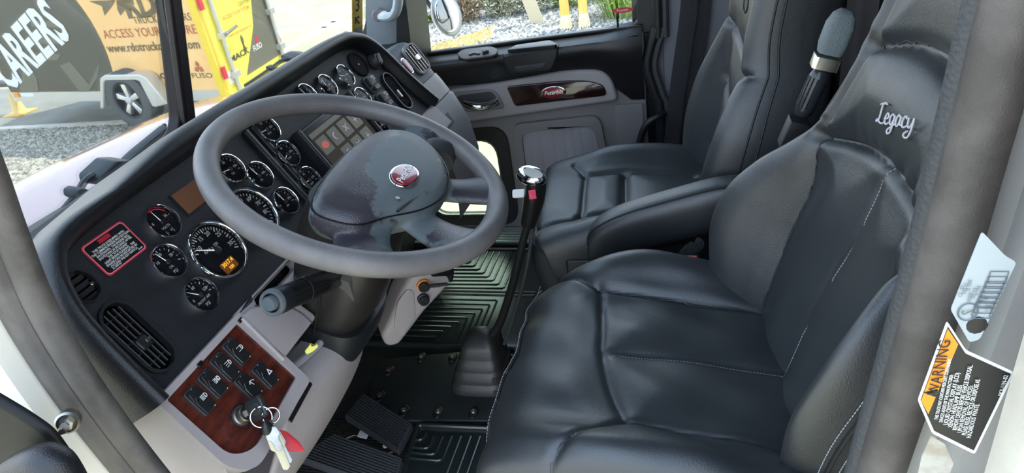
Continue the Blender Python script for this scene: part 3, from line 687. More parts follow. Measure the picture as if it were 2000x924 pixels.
# body below: left end face and the belly of the console
q = MB(); pe = [(-.083, .012), (.02, .012), (.085, .005), (.11, -.03), (.11, -.30), (-.083, -.30)]
q.loft([[DF(x, b, c) for b, c in pe] for x in (.487, .503)]); part('end_cap', q, mat('cap_black', (.006, .006, .007), .6, spec=.2), dash, smooth=30)
q = MB()
prof = [(-.083, .004), (-.205, .004), (-.228, -.01), (-.26, -.10), (-.27, -.30), (-.0835, -.30)]
q.loft([[DF(x, b, c) for b, c in prof] for x in (.493, .68)]); part('console_body', q, M_grey, dash, smooth=30)
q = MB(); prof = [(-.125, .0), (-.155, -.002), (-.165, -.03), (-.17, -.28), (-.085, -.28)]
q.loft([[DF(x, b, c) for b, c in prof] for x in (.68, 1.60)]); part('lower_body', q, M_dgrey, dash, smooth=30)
# raised lip right of the wood panel and pod panel toward the column
q = MB(); q.slab(DF, rpoly([(.664, -.088, .004), (.700, -.092, .02), (.765, -.130, .03), (.775, -.178, .01), (.668, -.178, .004)], .01, 6), -.01, .014, .005, 3); part('column_surround', q, M_grey, dash, smooth=40)
q = MB(); q.tube([DF(.668, -.092, .013), DF(.668, -.178, .013)], .0035, 8); part('lip_edge', q, M_grey, dash)
q = MB(); q.tube(spline([DF(.700, -.094, .014), DF(.735, -.12, .0145), DF(.752, -.15, .0145), DF(.756, -.178, .014)], 8), .0012, 6); part('seam', q, M_dgrey, dash)

# switches
icons = {'lamp': 0, 'fog': 1, 'clear': 2, 'head': 3, 'warn': 4, 'wiper': 5}
def rocker(px, py, kind):
    x, y = DF.hit(px, py, .012)
    F_ = DF.sub(x, y, .0075, .0)
    h = part('rocker_switch', MB().slab(F_, rrect(-.0115, -.0205, .0115, .0205, .004), 0, .004, .0015), M_dgrey, wp)
    q = MB(); q.slab(Fr(F_(0, .010, .004), F_.u, F_.v+.25*F_.w), rrect(-.0098, -.0085, .0098, .0085, .002), -.001, .004, .0015)
    q.slab(Fr(F_(0, -.009, .003), F_.u, F_.v-.10*F_.w), rrect(-.0098, -.0095, .0098, .0105, .002), -.001, .0045, .0015)
    part('rocker_cap', q, M_blk, h)
    q = MB(); q.tube([F_(-.0095, -.016, .0075), F_(-.0095, .001, .0085), F_(-.006, .008, .0095)], .0006, 5); part('silver_line', q, M_steel, h)
    z = .0085; q = MB(); g = F_.sub(.004, .001, z+.001)
    if kind == 'warn':
        q.plate(g, [(-.0045, -.004), (.0045, -.004), (0, .0045)], [[(-.002, -.0025), (.002, -.0025), (0, .0015)]], 0, .0004)
    elif kind == 'wiper':
        q.tube([g(.005*math.cos(a), .005*math.sin(a)-.002) for a in np.linspace(.4, 2.7, 8)], .0006, 5); q.tube([g(0, -.004), g(-.002, .004)], .0006, 5)
    else:
        q.tube([g(.0032*math.cos(a)+.001, .0032*math.sin(a)) for a in np.linspace(-1.57, 1.57, 8)]+[g(.001, .0032), g(.001, -.0032)], .0005, 5)
        n = {'lamp': 2, 'fog': 3, 'clear': 4, 'head': 5}[kind]
        for i in range(n): q.box(g, -.006, -.0008, -.003+i*.006/(n-.99)-.0003, -.003+i*.006/(n-.99)+.0004, 0, .0004)
        if kind == 'clear': q.box(g.sub(0, 0, 0, .7), -.005, .005, -.0004, .0004, 0, .0005); q.box(g.sub(0, 0, 0, -.7), -.005, .005, -.0004, .0004, 0, .0005)
    part('symbol', q, M_white, h)
    part('indicator', MB().lathe(F_.sub(.006, -.017, .004), [(.0014, 0), (.0014, .004), (0, .004)], 10), M_white, h)
    part('top_mark', MB().box(F_, -.0006, .0006, .0165, .0185, .0065, .0072), M_white, h)
for a in ((463, 686, 'lamp'), (440, 716, 'fog'), (417, 748, 'clear'), (392, 781, 'head'), (519, 732, 'warn'), (486, 754, 'wiper')): rocker(*a)
kx, ky = DF.hit(470, 813, .006)
lk = part('ignition_lock', MB().lathe(DF.sub(kx, ky, .0075), [(.0135, 0), (.0135, .003), (.0115, .004), (.011, .010), (.0095, .012), (.006, .012), (0, .011)], 32), M_steel, wp)
part('lock_ring', MB().lathe(DF.sub(kx, ky, .0075), [(.0155, 0), (.0155, .002), (.0135, .003), (.0135, 0)], 32, cap=False), M_blk, lk)

# passenger side of the dash (curves away to the door)
def podc(x): return -.016+.08*(x-1.5)-1.3*max(0, x-1.700)-6*max(0, min(x, 1.700)-1.66)**2
def podsurf(x0, x1, prof, nx=60, drop=.21):
    G = []
    for i in range(nx):
        x = x0+(x1-x0)*i/(nx-1); c0 = podc(x)
        G.append([DF(x, b, c0+c) for b, c in prof])
    return G
TOP = [(-.030, 0), (.05, 0), (.066, -.004), (.080, -.016), (.088, -.035), (.094, -.08), (.105, -.20), (.12, -.40)]
m = MB(); m.grid(podsurf(1.50, 2.03, TOP)); pd = part('passenger_pad', m, mat('pad_tealgrey', (.035, .042, .046), .5, bump=.3, bscale=500), dash, smooth=50)
m = MB(); m.grid(podsurf(1.50, 2.03, [(-.09, .006), (-.055, .006), (-.033, .004), (-.030, -.002)])); part('passenger_trim', m, M_grey, dash, 'pale grey band', smooth=50)
m = MB(); m.grid(podsurf(1.50, 2.03, [(-.36, -.10), (-.26, -.03), (-.18, .0), (-.10, .010), (-.092, .004)])); part('passenger_lower', m, M_grey2, dash, smooth=50)
def podfr(px, py):
    best = None
    for x in np.linspace(1.50, 1.70, 101):
        c0 = podc(x)
        a, b = DF.hit(px, py, c0)
        if best is None or abs(a-x) < best[0]: best = (abs(a-x), x, b, c0, .08)
    _, x, b, c0, sl_ = best
    return Fr(DF(x, b, c0), DF.u+sl_*DF.w, DF.v)
F_ = podfr(812, 116); o_ = rrect(-.036, -.042, .036, .042, .022, 6)
m = MB(); m.plate(F_, o_, [[(a*.88, b*.88) for a, b in o_]], -.002, .006); v = part('air_vent', m, M_grey2, pd, 'small oval vent in pale rim'); bevel(v, .002)
m = MB(); m.plate(F_, [(a*.9, b*.9) for a, b in o_], c0=-.001, c1=.001); part('vent_backing', m, M_blackp, v)
for i in range(4): m = MB(); m.box(F_.sub(-.022+i*.0145, 0, .003), -.0012, .0012, -.034, .034, -.002, .0025); part('louver', m, M_steel, v)
m = MB(); m.slab(F_, rrect(-.008, -.006, .012, .008, .003), .003, .009, .002); part('vent_tab', m, M_chrome, v)
F_ = podfr(795, 129); part('oval_badge', oval(F_, .014, .021, 0, .003, .001), M_badge, pd); part('badge_rim', oval(F_, .0165, .0235, -.001, .0018, .001), M_chrome, pd)

# ---------------- column shroud, stalks, knee bolster
wang = math.radians(65)
WC = np.array([.85, .486, -.383]); WN = np.array([0, -math.cos(wang), math.sin(wang)]); WU = np.array([0, math.sin(wang), math.cos(wang)])
WF = Fr(WC, (1, 0, 0), WU, WN)
colm = thing('steering_column', 'black steering column shroud with control stalks under the wheel', 'column', tuple(WC-WN*.45))
rings = []
for (d, hw, hh, ox, oy) in ((.045, .070, .066, 0, 0), (.09, .080, .075, 0, -.002), (.15, .082, .078, 0, -.004), (.22, .078, .072, 0, -.004), (.28, .066, .056, -.004, 0), (.315, .045, .035, -.006, .006), (.325, .02, .01, -.006, .01)):
    rings.append([WF(ox+hw*math.copysign(abs(math.cos(a))**.75, math.cos(a)), oy+hh*math.copysign(abs(math.sin(a))**.75, math.sin(a)), -d) for a in np.linspace(0, 2*math.pi, 40, endpoint=False)])
m = MB(); m.loft(rings); shr = part('shroud', m, mat('shroud_black', (.020, .017, .015), .36, bump=.1, bscale=700, spec=.55), colm, smooth=60)
m = MB(); m.tube([WF(-.083, .0, -d) for d in (.05, .10, .2, .27)], .0014, 6); part('shroud_seam', m, M_blackp, colm)
rings = []
for (d, hw, hh) in ((.265, .086, .066), (.29, .088, .068), (.32, .084, .066), (.35, .072, .058), (.37, .05, .04)):
    rings.append([WF(.01+hw*math.copysign(abs(math.cos(a))**.6, math.cos(a)), -.005+hh*math.copysign(abs(math.sin(a))**.6, math.sin(a)), -d) for a in np.linspace(0, 2*math.pi, 40, endpoint=False)])
m = MB(); m.loft(rings); part('lower_cup', m, M_blk, colm, smooth=60)
# multifunction stalk
S0 = at_x(655, 542, .775); S1 = at_x(530, 592, .625); dirn = (S1-S0)/np.linalg.norm(S1-S0)
SFm = Fr(S0, np.cross(dirn, [0, 0, 1]), np.cross(dirn, np.cross(dirn, [0, 0, 1])), dirn); Ls = np.linalg.norm(S1-S0)
st = part('control_stalk', MB().lathe(SFm, [(.012, -.04), (.0125, 0), (.0160, .006), (.0168, .05), (.0175, Ls*.60), (.0175, Ls-.030)], 28), mat('stalk_black', (.010, .010, .011), .22, spec=.6), colm)
M_teal = mat('stalk_cap_teal', (.095, .112, .12), .4)
part('stalk_cap', MB().lathe(SFm, [(.0178, Ls-.030), (.0185, Ls-.026), (.0185, Ls-.004), (.0165, Ls), (.0125, Ls+.0005), (.0115, Ls-.003)], 32), M_blk, st)
part('cap_ring', MB().lathe(SFm, [(.0187, Ls-.005), (.0180, Ls+.0005), (.0165, Ls+.0022), (.0130, Ls+.0010), (.0122, Ls-.002)], 32, cap=False), M_teal, st)
part('cap_button', MB().lathe(SFm, [(.0100, Ls-.004), (.0100, Ls+.006), (.0085, Ls+.008), (0, Ls+.0085)], 24), M_teal, st)
part('grip_ring', MB().lathe(SFm, [(.0182, Ls*.55), (.0186, Ls*.56), (.0182, Ls*.57)], 28, cap=False), M_dgrey, st)
for k, (h, a) in enumerate(((.40, 100), (.46, 95), (.52, 88), (.40, 75), (.50, 65))):
    a = math.radians(a-150); f = Fr(SFm(.0179*math.cos(a), .0179*math.sin(a), Ls*h), SFm.w, -math.sin(a)*SFm.u+math.cos(a)*SFm.v)
    f = Fr(f.o, -f.v, f.u, math.cos(a)*SFm.u+math.sin(a)*SFm.v)
    text('symbol', ('O', '= ', 'OFF', '|||', 'T')[k], f, .008, M_white, st, bold=.01)
part('stalk_collar', MB().slab(Fr(at_x(672, 545, .79), (.3, .2, -.9), (0, .9, .3)), rrect(-.028, -.022, .024, .022, .006), -.02, .008, .004), mat('collar_brown', (.10, .095, .09), .4), colm)
# short turn lever behind the hub
A = at_x(694, 345, .93); B = at_x(668, 314, .93)
m = MB(); m.tube([A, A+(B-A)*.5, B], [(.014, .008), (.014, .007), (.010, .006)], 14, flat=(0, 0, 1)); part('signal_lever', m, M_teal, colm)
# round switch pod seen right behind the rim
A = at_x(855, 300, 1.02); f = Fr(A, (0, 1, -.2), (-.35, .2, .9)); m = MB(); m.lathe(f, [(.030, -.02), (.032, 0), (.030, .008), (.02, .010), (0, .010)], 28); pdp = part('right_pod', m, M_dgrey, colm)
m = MB(); m.slab(f, rrect(-.018, -.012, .016, .012, .004), .008, .014, .002); part('pod_button', m, M_blk, pdp)

kb = thing('knee_bolster', 'smooth light grey knee panel below the steering column', 'panel', (.8, .75, -1.0))
prof = spline([(.648, -.628), (.605, -.640), (.588, -.662), (.588, -.70), (.603, -.755), (.635, -.81), (.68, -.86), (.74, -.90), (.82, -.92)], 5)
G = []
for i in range(26):
    t = i/25; row = []
    dx = .018*math.cos(math.pi*t)
    for (y, z) in prof:
        k = (z+.628)/(-.29); x0_ = .668-.115*min(1, max(0, k)*2.6); xr = x0_+(.335+(.668-x0_)-.115*k)*t; sag = .020*math.sin(math.pi*min(1, t*1.15))*max(0, 1-k*2.5)
        side = .11*max(0, (t-.78)/.22)**2; row.append((xr, y+side-.015*math.sin(math.pi*t)+.02*(1-t)*0, z-sag))
    G.append(row)
m = MB(); m.grid(G); o = part('knee_panel', m, M_grey, kb, smooth=60)
sm = o.modifiers.new('thick', 'SOLIDIFY'); sm.thickness = .006; sm.offset = -1
m = MB(); m.tube([np.array(G[i][4])+np.array([0, -.003, .006]) for i in range(26)], .006, 8); part('rolled_lip', m, mat('lip_grey', (.36, .35, .37), .45), kb)
m = MB(); m.tube([DF(.606, -.2415, .006), DF(.676, -.2335, .009)], [(.0035, .002)]*2, 6, flat=DF.w); part('dark_gap', m, M_blackp, kb)
# grey centre stack foot with two valves right of the column
cs = thing('centre_panel', 'grey curved panel with orange ringed knob right of the column', 'panel', (1.1, .75, -1.0))
P = [(778, 585), (800, 545), (845, 515), (885, 520), (886, 545), (868, 570), (830, 610), (800, 650), (780, 676), (755, 680), (745, 660), (765, 620)]
CF = Fr(at_x(815, 600, 1.06), (.55, -.83, 0), (-.1, -.05, 1)); CF = Fr(CF.o, CF.u, CF.v-np.dot(CF.v, CF.u)*CF.u)
m = MB(); m.slab(CF, rpoly([CF.hit(x, y)+(.012,) for x, y in P], .012, 5), -.06, 0, .012, 4); part('panel_body', m, M_grey, cs, smooth=50)
m = MB(); m.slab(CF, rpoly([CF.hit(x, y)+(.012,) for x, y in [(776, 590), (796, 563), (808, 568), (812, 618), (785, 660), (768, 640)]], .01, 5), -.002, .0022, .0018); part('raised_field', m, M_grey, cs)
for (x, y, r_, mt) in ((826, 555, .0135, M_orange), (826, 582, .0125, M_blk)):
    a, b = CF.hit(x, y); kn = part('knob', MB().lathe(CF.sub(a, b), [(r_, 0), (r_, .006), (r_*.7, .008)], 24, cap=False), mt, cs, 'orange ringed knob' if mt is M_orange else 'black knob')
    part('knob_cap', MB().lathe(CF.sub(a, b, .004), [(r_*.85, 0), (r_*.85, .010), (r_*.7, .012), (0, .012)], 24), M_blk, kn)
m = MB(); m.tube([CF(*CF.hit(838, 552), .012), CF(*CF.hit(850, 546), .020), CF(*CF.hit(868, 545), .018)], [(.005, .004), (.006, .004), (.004, .003)], 10); part('lever', m, M_dgrey, cs)
m = MB(); m.slab(CF, rpoly([CF.hit(x, y) for x, y in [(836, 522), (880, 514), (887, 528), (884, 548), (878, 552), (872, 538), (842, 540)]], .006, 4), -.01, .004, .003); part('dark_recess', m, M_blackp, cs)

# ================================================================== STEERING WHEEL
sw_ = thing('steering_wheel', 'worn grey leather steering wheel with four spokes and red oval badge', 'steering wheel', tuple(WC))
RR = .2120
m = MB(); m.tube([WF(RR*math.cos(a), RR*math.sin(a), 0) for a in np.linspace(0, 2*math.pi, 128, endpoint=False)], .0172, 20, closed=True)
part('rim', m, M_wheelr, sw_, smooth=80)
hb = MB()
hub = spline([(-.148, .004), (-.105, .026), (-.03, .036), (.05, .036), (.12, .022), (.152, -.012), (.146, -.052), (.105, -.096), (.055, -.122), (.0, -.128), (-.05, -.112), (-.095, -.080), (-.140, -.050)], 5, closed=True)
H = np.array(hub); cen = np.array([0., -.035])
rings = []
for (k, c) in ((.70, -.040), (.92, -.030), (1.0, -.012), (1.0, .002), (.96, .014), (.88, .022), (.65, .028), (.35, .031), (.05, .032)):
    rings.append([WF(*(cen+(p-cen)*k), c) for p in H])
hb.loft(rings)
def spoke(a0, r0, a1, r1, w0, w1, c0=-.008, c1=0):
    P = []; Rr = []
    for i in range(9):
        t = i/8; r = r0+(r1-r0)*t; a = math.radians(a0+(a1-a0)*t)
        P.append(WF(r*math.cos(a), r*math.sin(a), c0+(c1-c0)*t-.010*math.sin(math.pi*t))); w = w0+(w1-w0)*t-(.010)*math.sin(math.pi*t)
        Rr.append((w, .0125))
    hb.tube(P, Rr, 16, flat=WN)
spoke(-8, .10, -11, .208, .042, .044); spoke(-60, .09, -63, .208, .036, .044); spoke(-112, .08, -111, .208, .034, .052); spoke(-156, .10, -154, .208, .050, .050)
ho = part('hub', hb, M_wheelh, sw_, smooth=180)
rm = ho.modifiers.new('fuse', 'REMESH'); rm.mode = 'VOXEL'; rm.voxel_size = .0032; rm.use_smooth_shade = True
s2 = ho.modifiers.new('soft', 'SMOOTH'); s2.factor = .6; s2.iterations = 10
# horn pad cover seam, badge
m = MB(); m.tube([WF(a, b, .010) for a, b in [tuple(cen+(np.array(p)-cen)*.985) for p in hub]], .0012, 6, closed=True); part('pad_seam', m, M_blackp, sw_)
BD = WF.sub(-.014, -.068, .0305, math.radians(4))
part('badge_rim', oval(BD, .0325, .0212, 0, .003, .0015), M_chrome, sw_); part('oval_badge', oval(BD, .0292, .0180, .001, .0042, .001), M_badge, sw_)
text('lettering', 'Peterbilt', BD.sub(0, 0, .0045), .0155, M_white, sw_, shear=.35, bold=.02)
m = MB(); m.tube(spline([WF(-.085, -.088, .0185), WF(-.04, -.098, .0215), WF(.02, -.112, .0195), WF(.05, -.112, .0175)], 8), [(.003, .0015)]*25, 8); part('torn_edge', m, M_blackp, sw_)
m = MB(); m.tube(spline([WF(-.08, -.090, .020), WF(-.035, -.101, .0225), WF(.02, -.114, .0205)], 8), .0010, 6); part('metal_strip', m, M_chrome, sw_)
for (a, b) in ((-.098, -.044), (-.070, -.080)):
    part('screw', MB().lathe(WF.sub(a, b, .028 if a > -.09 else .024), [(.0035, 0), (.0035, .0015), (0, .0015)], 12), M_steel, sw_)
# hand-sized end
# ================================================================== SEATS
SEC = np.array([(0, 0, 0), (.35, 0, .02), (.52, 0, .10), (.64, .0, .42), (.74, 0, .82), (.84, -.002, 1.0), (.93, -.010, .86), (.985, -.030, .45), (1.0, -.060, .12), (.99, -.10, 0), (.93, -.135, 0), (.80, -.145, 0)])
def cat1(P, ts):
    P = np.array(P, float); N = len(P); out = []
    for t in ts:
        i = int(min(N-2, math.floor(t))); f = t-i
        a, b, c, d = P[max(i-1, 0)], P[i], P[i+1], P[min(i+2, N-1)]
        out.append(.5*((2*b)+(-a+c)*f+(2*a-5*b+4*c-d)*f*f+(-a+3*b-3*c+d)*f**3))
    return np.array(out)
def segdist(X, Y, poly):
    D = np.full(X.shape, 9.0)
    for (x0, y0), (x1, y1) in zip(poly[:-1], poly[1:]):
        dx, dy = x1-x0, y1-y0; L2 = dx*dx+dy*dy+1e-12
        t = np.clip(((X-x0)*dx+(Y-y0)*dy)/L2, 0, 1)
        D = np.minimum(D, np.hypot(X-x0-t*dx, Y-y0-t*dy))
    return D
class Soft:
    """rows: (py, pz, W, B, sec_depth) in seat coordinates: x across, y forward, z up"""
    def __init__(s, fr, rows, grooves, puff=0.0, nrow=170, nsec=90, extra=None, asym=0.0, asymw=0.0):
        ts = np.linspace(0, len(rows)-1, nrow); R_ = cat1(rows, ts)
        tau = np.linspace(0, len(SEC)-1, nsec); S_ = cat1(SEC, tau)
        S_ = np.vstack([S_[::-1]*[-1, 1, 1], S_[1:]])
        asym_ = asym; P = R_[:, :2]; T = np.gradient(P, axis=0); T /= np.linalg.norm(T, axis=1)[:, None]
        Nn = np.stack([-T[:, 1], T[:, 0]], 1)        # normal in the y-z plane
        if R_[0, 4] < 0: Nn = -Nn; R_[:, 4] = np.abs(R_[:, 4])
        arc = np.concatenate([[0], np.cumsum(np.linalg.norm(np.diff(P, axis=0), axis=1))])
        X = R_[:, 2:3]*S_[None, :, 0]*(1-asymw*np.clip(-S_[None, :, 0], 0, 1)**2); A = np.repeat(arc[:, None], S_.shape[0], 1)
        H = S_[None, :, 1]*R_[:, 4:5]+S_[None, :, 2]*R_[:, 3:4]*(1-asym*(S_[None, :, 0] < 0))
        front = np.clip(1-np.maximum(0, np.abs(S_[None, :, 0])-2)/.1, 0, 1)*(S_[None, :, 1] > -.09)
        if extra is not None: H = H+extra(X, A, R_)*front
        D = np.full(X.shape, 9.0)
        for gseg, depth, wdt in grooves:
            d = segdist(X, A, gseg); H = H-depth*np.exp(-(d/wdt)**2)*front-depth*.5*np.exp(-(d/(wdt*.3))**2)*front; D = np.minimum(D, d)
        H = H+puff*(1-np.exp(-(D/.045)**2))*front
        s.fr = fr; s.X, s.A, s.H, s.P, s.N, s.arc = X, A, H, P, Nn, arc
        s.S = S_
        Y = P[:, 0:1]+Nn[:, 0:1]*H; Z = P[:, 1:2]+Nn[:, 1:2]*H
        s.G = fr.o+X[..., None]*fr.u+Y[..., None]*fr.v+Z[..., None]*fr.w
    def mb(s): m = MB(); m.grid(s.G); return m
    def at(s, x, a, lift=0.0):
        j = int(np.clip(np.searchsorted(s.arc, a), 0, len(s.arc)-1)); row = s.X[j]; k0 = len(row)//2
        c = [k for k in range(len(row)) if s.S[k, 1] > -.09]; k = min(c, key=lambda q: abs(row[q]-x)); return s.pt(j, k, lift)
    def pt(s, j, k, lift=0.0):
        j0, j1, k0, k1 = max(j-1, 0), min(j+1, s.G.shape[0]-1), max(k-1, 0), min(k+1, s.G.shape[1]-1)
        n = np.cross(s.G[j, k1]-s.G[j, k0], s.G[j1, k]-s.G[j0, k]); n /= (np.linalg.norm(n) or 1)
        ref = s.fr.v*s.N[j, 0]+s.fr.w*s.N[j, 1]
        if np.dot(n, ref) < 0: n = -n
        return s.G[j, k]+n*lift, n
def stitches(path, n_each=.0062, r=.0009, l=.0042):
    """small thread dashes along a path"""
    P = np.array(path); d = np.concatenate([[0], np.cumsum(np.linalg.norm(np.diff(P, axis=0), axis=1))]); m = MB()
    t = 0.0
    while t < d[-1]-l:
        q = [np.array([np.interp(v, d, P[:, k]) for k in range(3)]) for v in (t, t+l)]
        m.tube(q, r, 5); t += n_each
    return m
def ypline(pts, n=10): return [tuple(p) for p in spline(pts, n)]

# ---------------- driver's seat
ds = thing('truck_seat', 'black leather driver seat with high back, embroidered script and white stitching', 'truck seat', (.85, 0, FLOOR), 'seats in the cab')
SFr = Fr((.85, 0, 0), (1, 0, 0), (0, 1, 0), (0, 0, 1))
crow = [(-.24, -.770, .24, .01, 1), (-.16, -.750, .25, .015, 1), (-.08, -.732, .262, .028, 1), (.0, -.722, .27, .042, 1), (.08, -.714, .272, .050, 1), (.15, -.709, .268, .042, 1), (.21, -.710, .258, .022, 1), (.26, -.722, .246, .006, 1), (.296, -.748, .236, .0, 1), (.314, -.79, .230, 0, 1), (.318, -.84, .226, 0, 1), (.312, -.90, .222, 0, 1), (.30, -.95, .215, 0, 1)]
arc0 = lambda y: y+.245            # arc length along the cushion top for a given y
cs_ctr = ypline([(0, arc0(.145)), (0, arc0(-.20))], 4)
cs_crs = ypline([(.168, arc0(.175)), (.150, arc0(.168)), (.06, arc0(.156)), (0, arc0(.150)), (-.08, arc0(.128)), (-.155, arc0(.098))], 8)
cs_far = ypline([(.225, arc0(.285)), (.20, arc0(.225)), (.165, arc0(.170)), (.155, arc0(.08)), (.150, arc0(-.02)), (.145, arc0(-.20))], 8)
cs_near = ypline([(-.250, arc0(.19)), (-.215, arc0(.165)), (-.175, arc0(.128)), (-.150, arc0(.085)), (-.155, arc0(0)), (-.160, arc0(-.20))], 8)
def cush_extra(X, A, R_):
    w = .0022*np.sin(38*X+17*A)*np.sin(23*A-9*X)+.0015*np.sin(61*X-40*A)
    return w+.004*np.exp(-((X-.06)/.05)**2-((A-arc0(.06))/.06)**2)
cu = Soft(SFr, crow, [(cs_ctr, .0035, .006), (cs_crs, .005, .007), (cs_far, .006, .008), (cs_near, .006, .008)], puff=.007, extra=cush_extra)
cushion = part('seat_cushion', cu.mb(), M_leather, ds, smooth=180)
for side in (-1, 1): part('stitching', stitches([cu.at(side*.0035, a, .0012)[0] for a in np.linspace(arc0(.145), arc0(-.16), 60)], .005, .0007, .0034), M_stitch, cushion, kind='stuff')
for poly in (cs_crs, cs_far, cs_near):
    m = MB(); m.tube([cu.at(x, a, -.0005)[0] for x, a in poly], .0011, 5); part('seam', m, M_blackp, cushion)
pl = [cu.at(x, a, .002)[0] for x, a in ypline([(.215, arc0(.30)), (.20, arc0(.335)), (.12, arc0(.315)), (.03, arc0(.300)), (-.05, arc0(.33)), (-.12, arc0(.375)), (-.19, arc0(.41)), (-.215, arc0(.44))], 10)]
m = MB(); m.tube(pl, .0026, 8); part('piping', m, M_leather2, cushion); part('stitching', stitches([p+np.array([0, .002, .004]) for p in pl], .0055, .0007, .0036), M_stitch, cushion, kind='stuff')
# seat pedestal
m = MB(); m.slab(Fr((.85, -.02, -.93), (1, 0, 0), (0, 1, 0)), rrect(-.20, -.22, .20, .26, .03), 0, .06, .01); part('seat_frame', m, M_blk, ds)
m = MB(); m.slab(Fr((.85, -.02, FLOOR), (1, 0, 0), (0, 1, 0)), rrect(-.17, -.20, .17, .20, .03), 0, .28, .02); part('pedestal', m, M_leather2, ds)

th = math.radians(19); ct, sn = math.cos(th), math.sin(th)
def brow(s, off, W_, B): return (-.125-sn*s+ct*off, -.73+ct*s+sn*off, W_, B, -1)
rows = [brow(-.12, -.02, .235, .03), brow(-.05, -.005, .255, .055), brow(.02, 0, .268, .085), brow(.09, .002, .280, .108), brow(.16, .002, .282, .105), brow(.22, .002, .268, .085), brow(.28, .003, .235, .058), brow(.34, .008, .205, .035), brow(.42, .016, .196, .022), brow(.52, .018, .192, .018), brow(.64, .016, .186, .016), brow(.78, .0, .17, .01), brow(.84, -.03, .15, 0)]
S0_ = -.12
def bs(pts): return ypline([(x, s-S0_) for x, s in pts], 8)
bk_leg = bs([(.168, .315), (.10, .335), (0, .350), (-.10, .345), (-.172, .325)])
bk_A = bs([(.168, .315), (.160, .24), (.163, .15), (.155, .05), (.15, -.08)]); bk_B = bs([(0, .348), (.002, .24), (.008, .12), (0, -.08)])
bk_C = bs([(-.172, .325), (-.150, .25), (-.145, .15), (-.145, .05), (-.15, -.08)])
bk_Hf = bs([(.168, .315), (.158, .38), (.150, .46), (.150, .6), (.14, .8)]); bk_Hn = bs([(-.172, .325), (-.158, .40), (-.150, .47), (-.150, .6), (-.14, .8)])
bk_top = bs([(.152, .455), (.08, .480), (0, .488), (-.08, .480), (-.150, .462)])
def back_extra(X, A, R_):
    s = A+S0_; near = -.40*R_[:, 3:4]*np.exp(-((X+.21)/.07)**2)*(X < 0)*0; w = .0016*np.sin(31*X+20*A)*np.sin(19*A-11*X)
    # gathered leather under the head panel and along its side
    pk_ = np.exp(-((s-.355)/.022)**2)*(s > .345); w = w+.0036*pk_*np.sin(150*X+20*s)*(.3+np.clip(-X/.12, 0, 1))
    sb = np.exp(-((np.abs(X)-.180)/.02)**2)*(s > .34)*(s < .62); w = w+.0010*sb*np.sin(105*s+3*np.sin(40*s))
    hp = np.exp(-((s-.41)/.07)**4)*np.exp(-(X/.13)**4); return w+.012*hp
r7 = math.radians(5.5); pv = np.array([.85, -.125, 0]); BU, BV = np.array([math.cos(r7), math.sin(r7), 0]), np.array([-math.sin(r7), math.cos(r7), 0])
BFr = Fr(pv-BV*(-.125), BU, BV, (0, 0, 1))
rows = [tuple(r) for r in rows]
bk = Soft(BFr, rows, [(bk_leg, .012, .010), (bk_A, .009, .009), (bk_B, .006, .007), (bk_C, .009, .009), (bk_Hf, .009, .008), (bk_Hn, .008, .008), (bk_top, .012, .011)], puff=.012, nrow=230, nsec=110, extra=back_extra, asym=.45, asymw=.20)
back = part('backrest', bk.mb(), M_leather, ds, smooth=180)
for poly in (bk_leg, bk_A, bk_C, bk_Hf, bk_top): m = MB(); m.tube([bk.at(x, a, -.0005)[0] for x, a in poly], .0011, 5); part('seam', m, M_blackp, back)
q_ = [bk.at(x-.004, a, .0012)[0] for x, a in bk_B]
part('stitching', stitches(q_, .005, .0006, .0034), M_stitch, back, kind='stuff')
k_ = int(np.argmin(np.abs(bk.S[:, 0]+.985)+(bk.S[:, 1] < -.05)*5+(bk.S[:, 0] > 0)*5))
for dk, nm, mt in ((0, 'piping', M_leather2), (2, 'stitching', M_stitch), (-3, 'stitching', M_stitch)):
    pth = [bk.pt(j, k_+dk, .0014)[0] for j in range(20, 150, 3)]
    if nm == 'piping': m = MB(); m.tube(pth, .003, 6); part(nm, m, mt, back)
    else: part(nm, stitches(pth, .0055, .0007, .004), mt, back, kind='stuff')
# embroidered script
c_, n_ = bk.at(.0, .405-S0_, .0); up_ = np.array([0, -sn, ct]); LF = Fr(c_, (-1, 0, 0), up_-np.dot(up_, n_)*n_, n_)
LF = Fr(c_+n_*.0005, -np.array([1, 0, 0])+n_*n_[0], np.cross(n_, -np.array([1, 0, 0])+n_*n_[0]), n_).sub(.024, .010, 0, math.radians(17))
def script(word, fr, size, w):
    G_ = {'L': [[(.42, .95), (.34, 1.0), (.26, .85), (.22, .5), (.16, .18), (.02, .08), (.0, .16), (.12, .18), (.28, .05), (.50, .03), (.62, .12)], [(.10, .92), (.45, 1.02), (.60, .95)]],
          'e': [[(0, .28), (.22, .32), (.28, .46), (.18, .55), (.06, .42), (.04, .18), (.16, .03), (.36, .12)]],
          'g': [[(.32, .46), (.18, .54), (.04, .38), (.06, .12), (.2, .06), (.32, .3), (.35, .5), (.30, .0), (.20, -.32), (.02, -.38), (-.02, -.22), (.18, -.08), (.46, .12)]],
          'a': [[(.32, .44), (.18, .54), (.04, .38), (.05, .12), (.18, .04), (.3, .26), (.35, .5), (.33, .16), (.48, .10)]],
          'c': [[(.30, .42), (.22, .54), (.08, .44), (.03, .2), (.14, .03), (.38, .12)]],
          'y': [[(.04, .5), (.04, .2), (.16, .06), (.32, .26), (.38, .5), (.34, 0), (.22, -.34), (.02, -.40), (-.10, -.26), (.1, -.1)]]}
    adv = {'L': .62, 'e': .38, 'g': .46, 'a': .46, 'c': .38, 'y': .46}; tot = sum(adv[c] for c in word); x = -tot/2; m = MB()
    for c in word:
        for st_ in G_[c]: m.tube([fr(((px_+x)*1.30+.22*py_)*size, (py_-.35)*size*.84, .0012) for px_, py_ in ypline(st_, 6)], w, 6)
        x += adv[c]
    return m
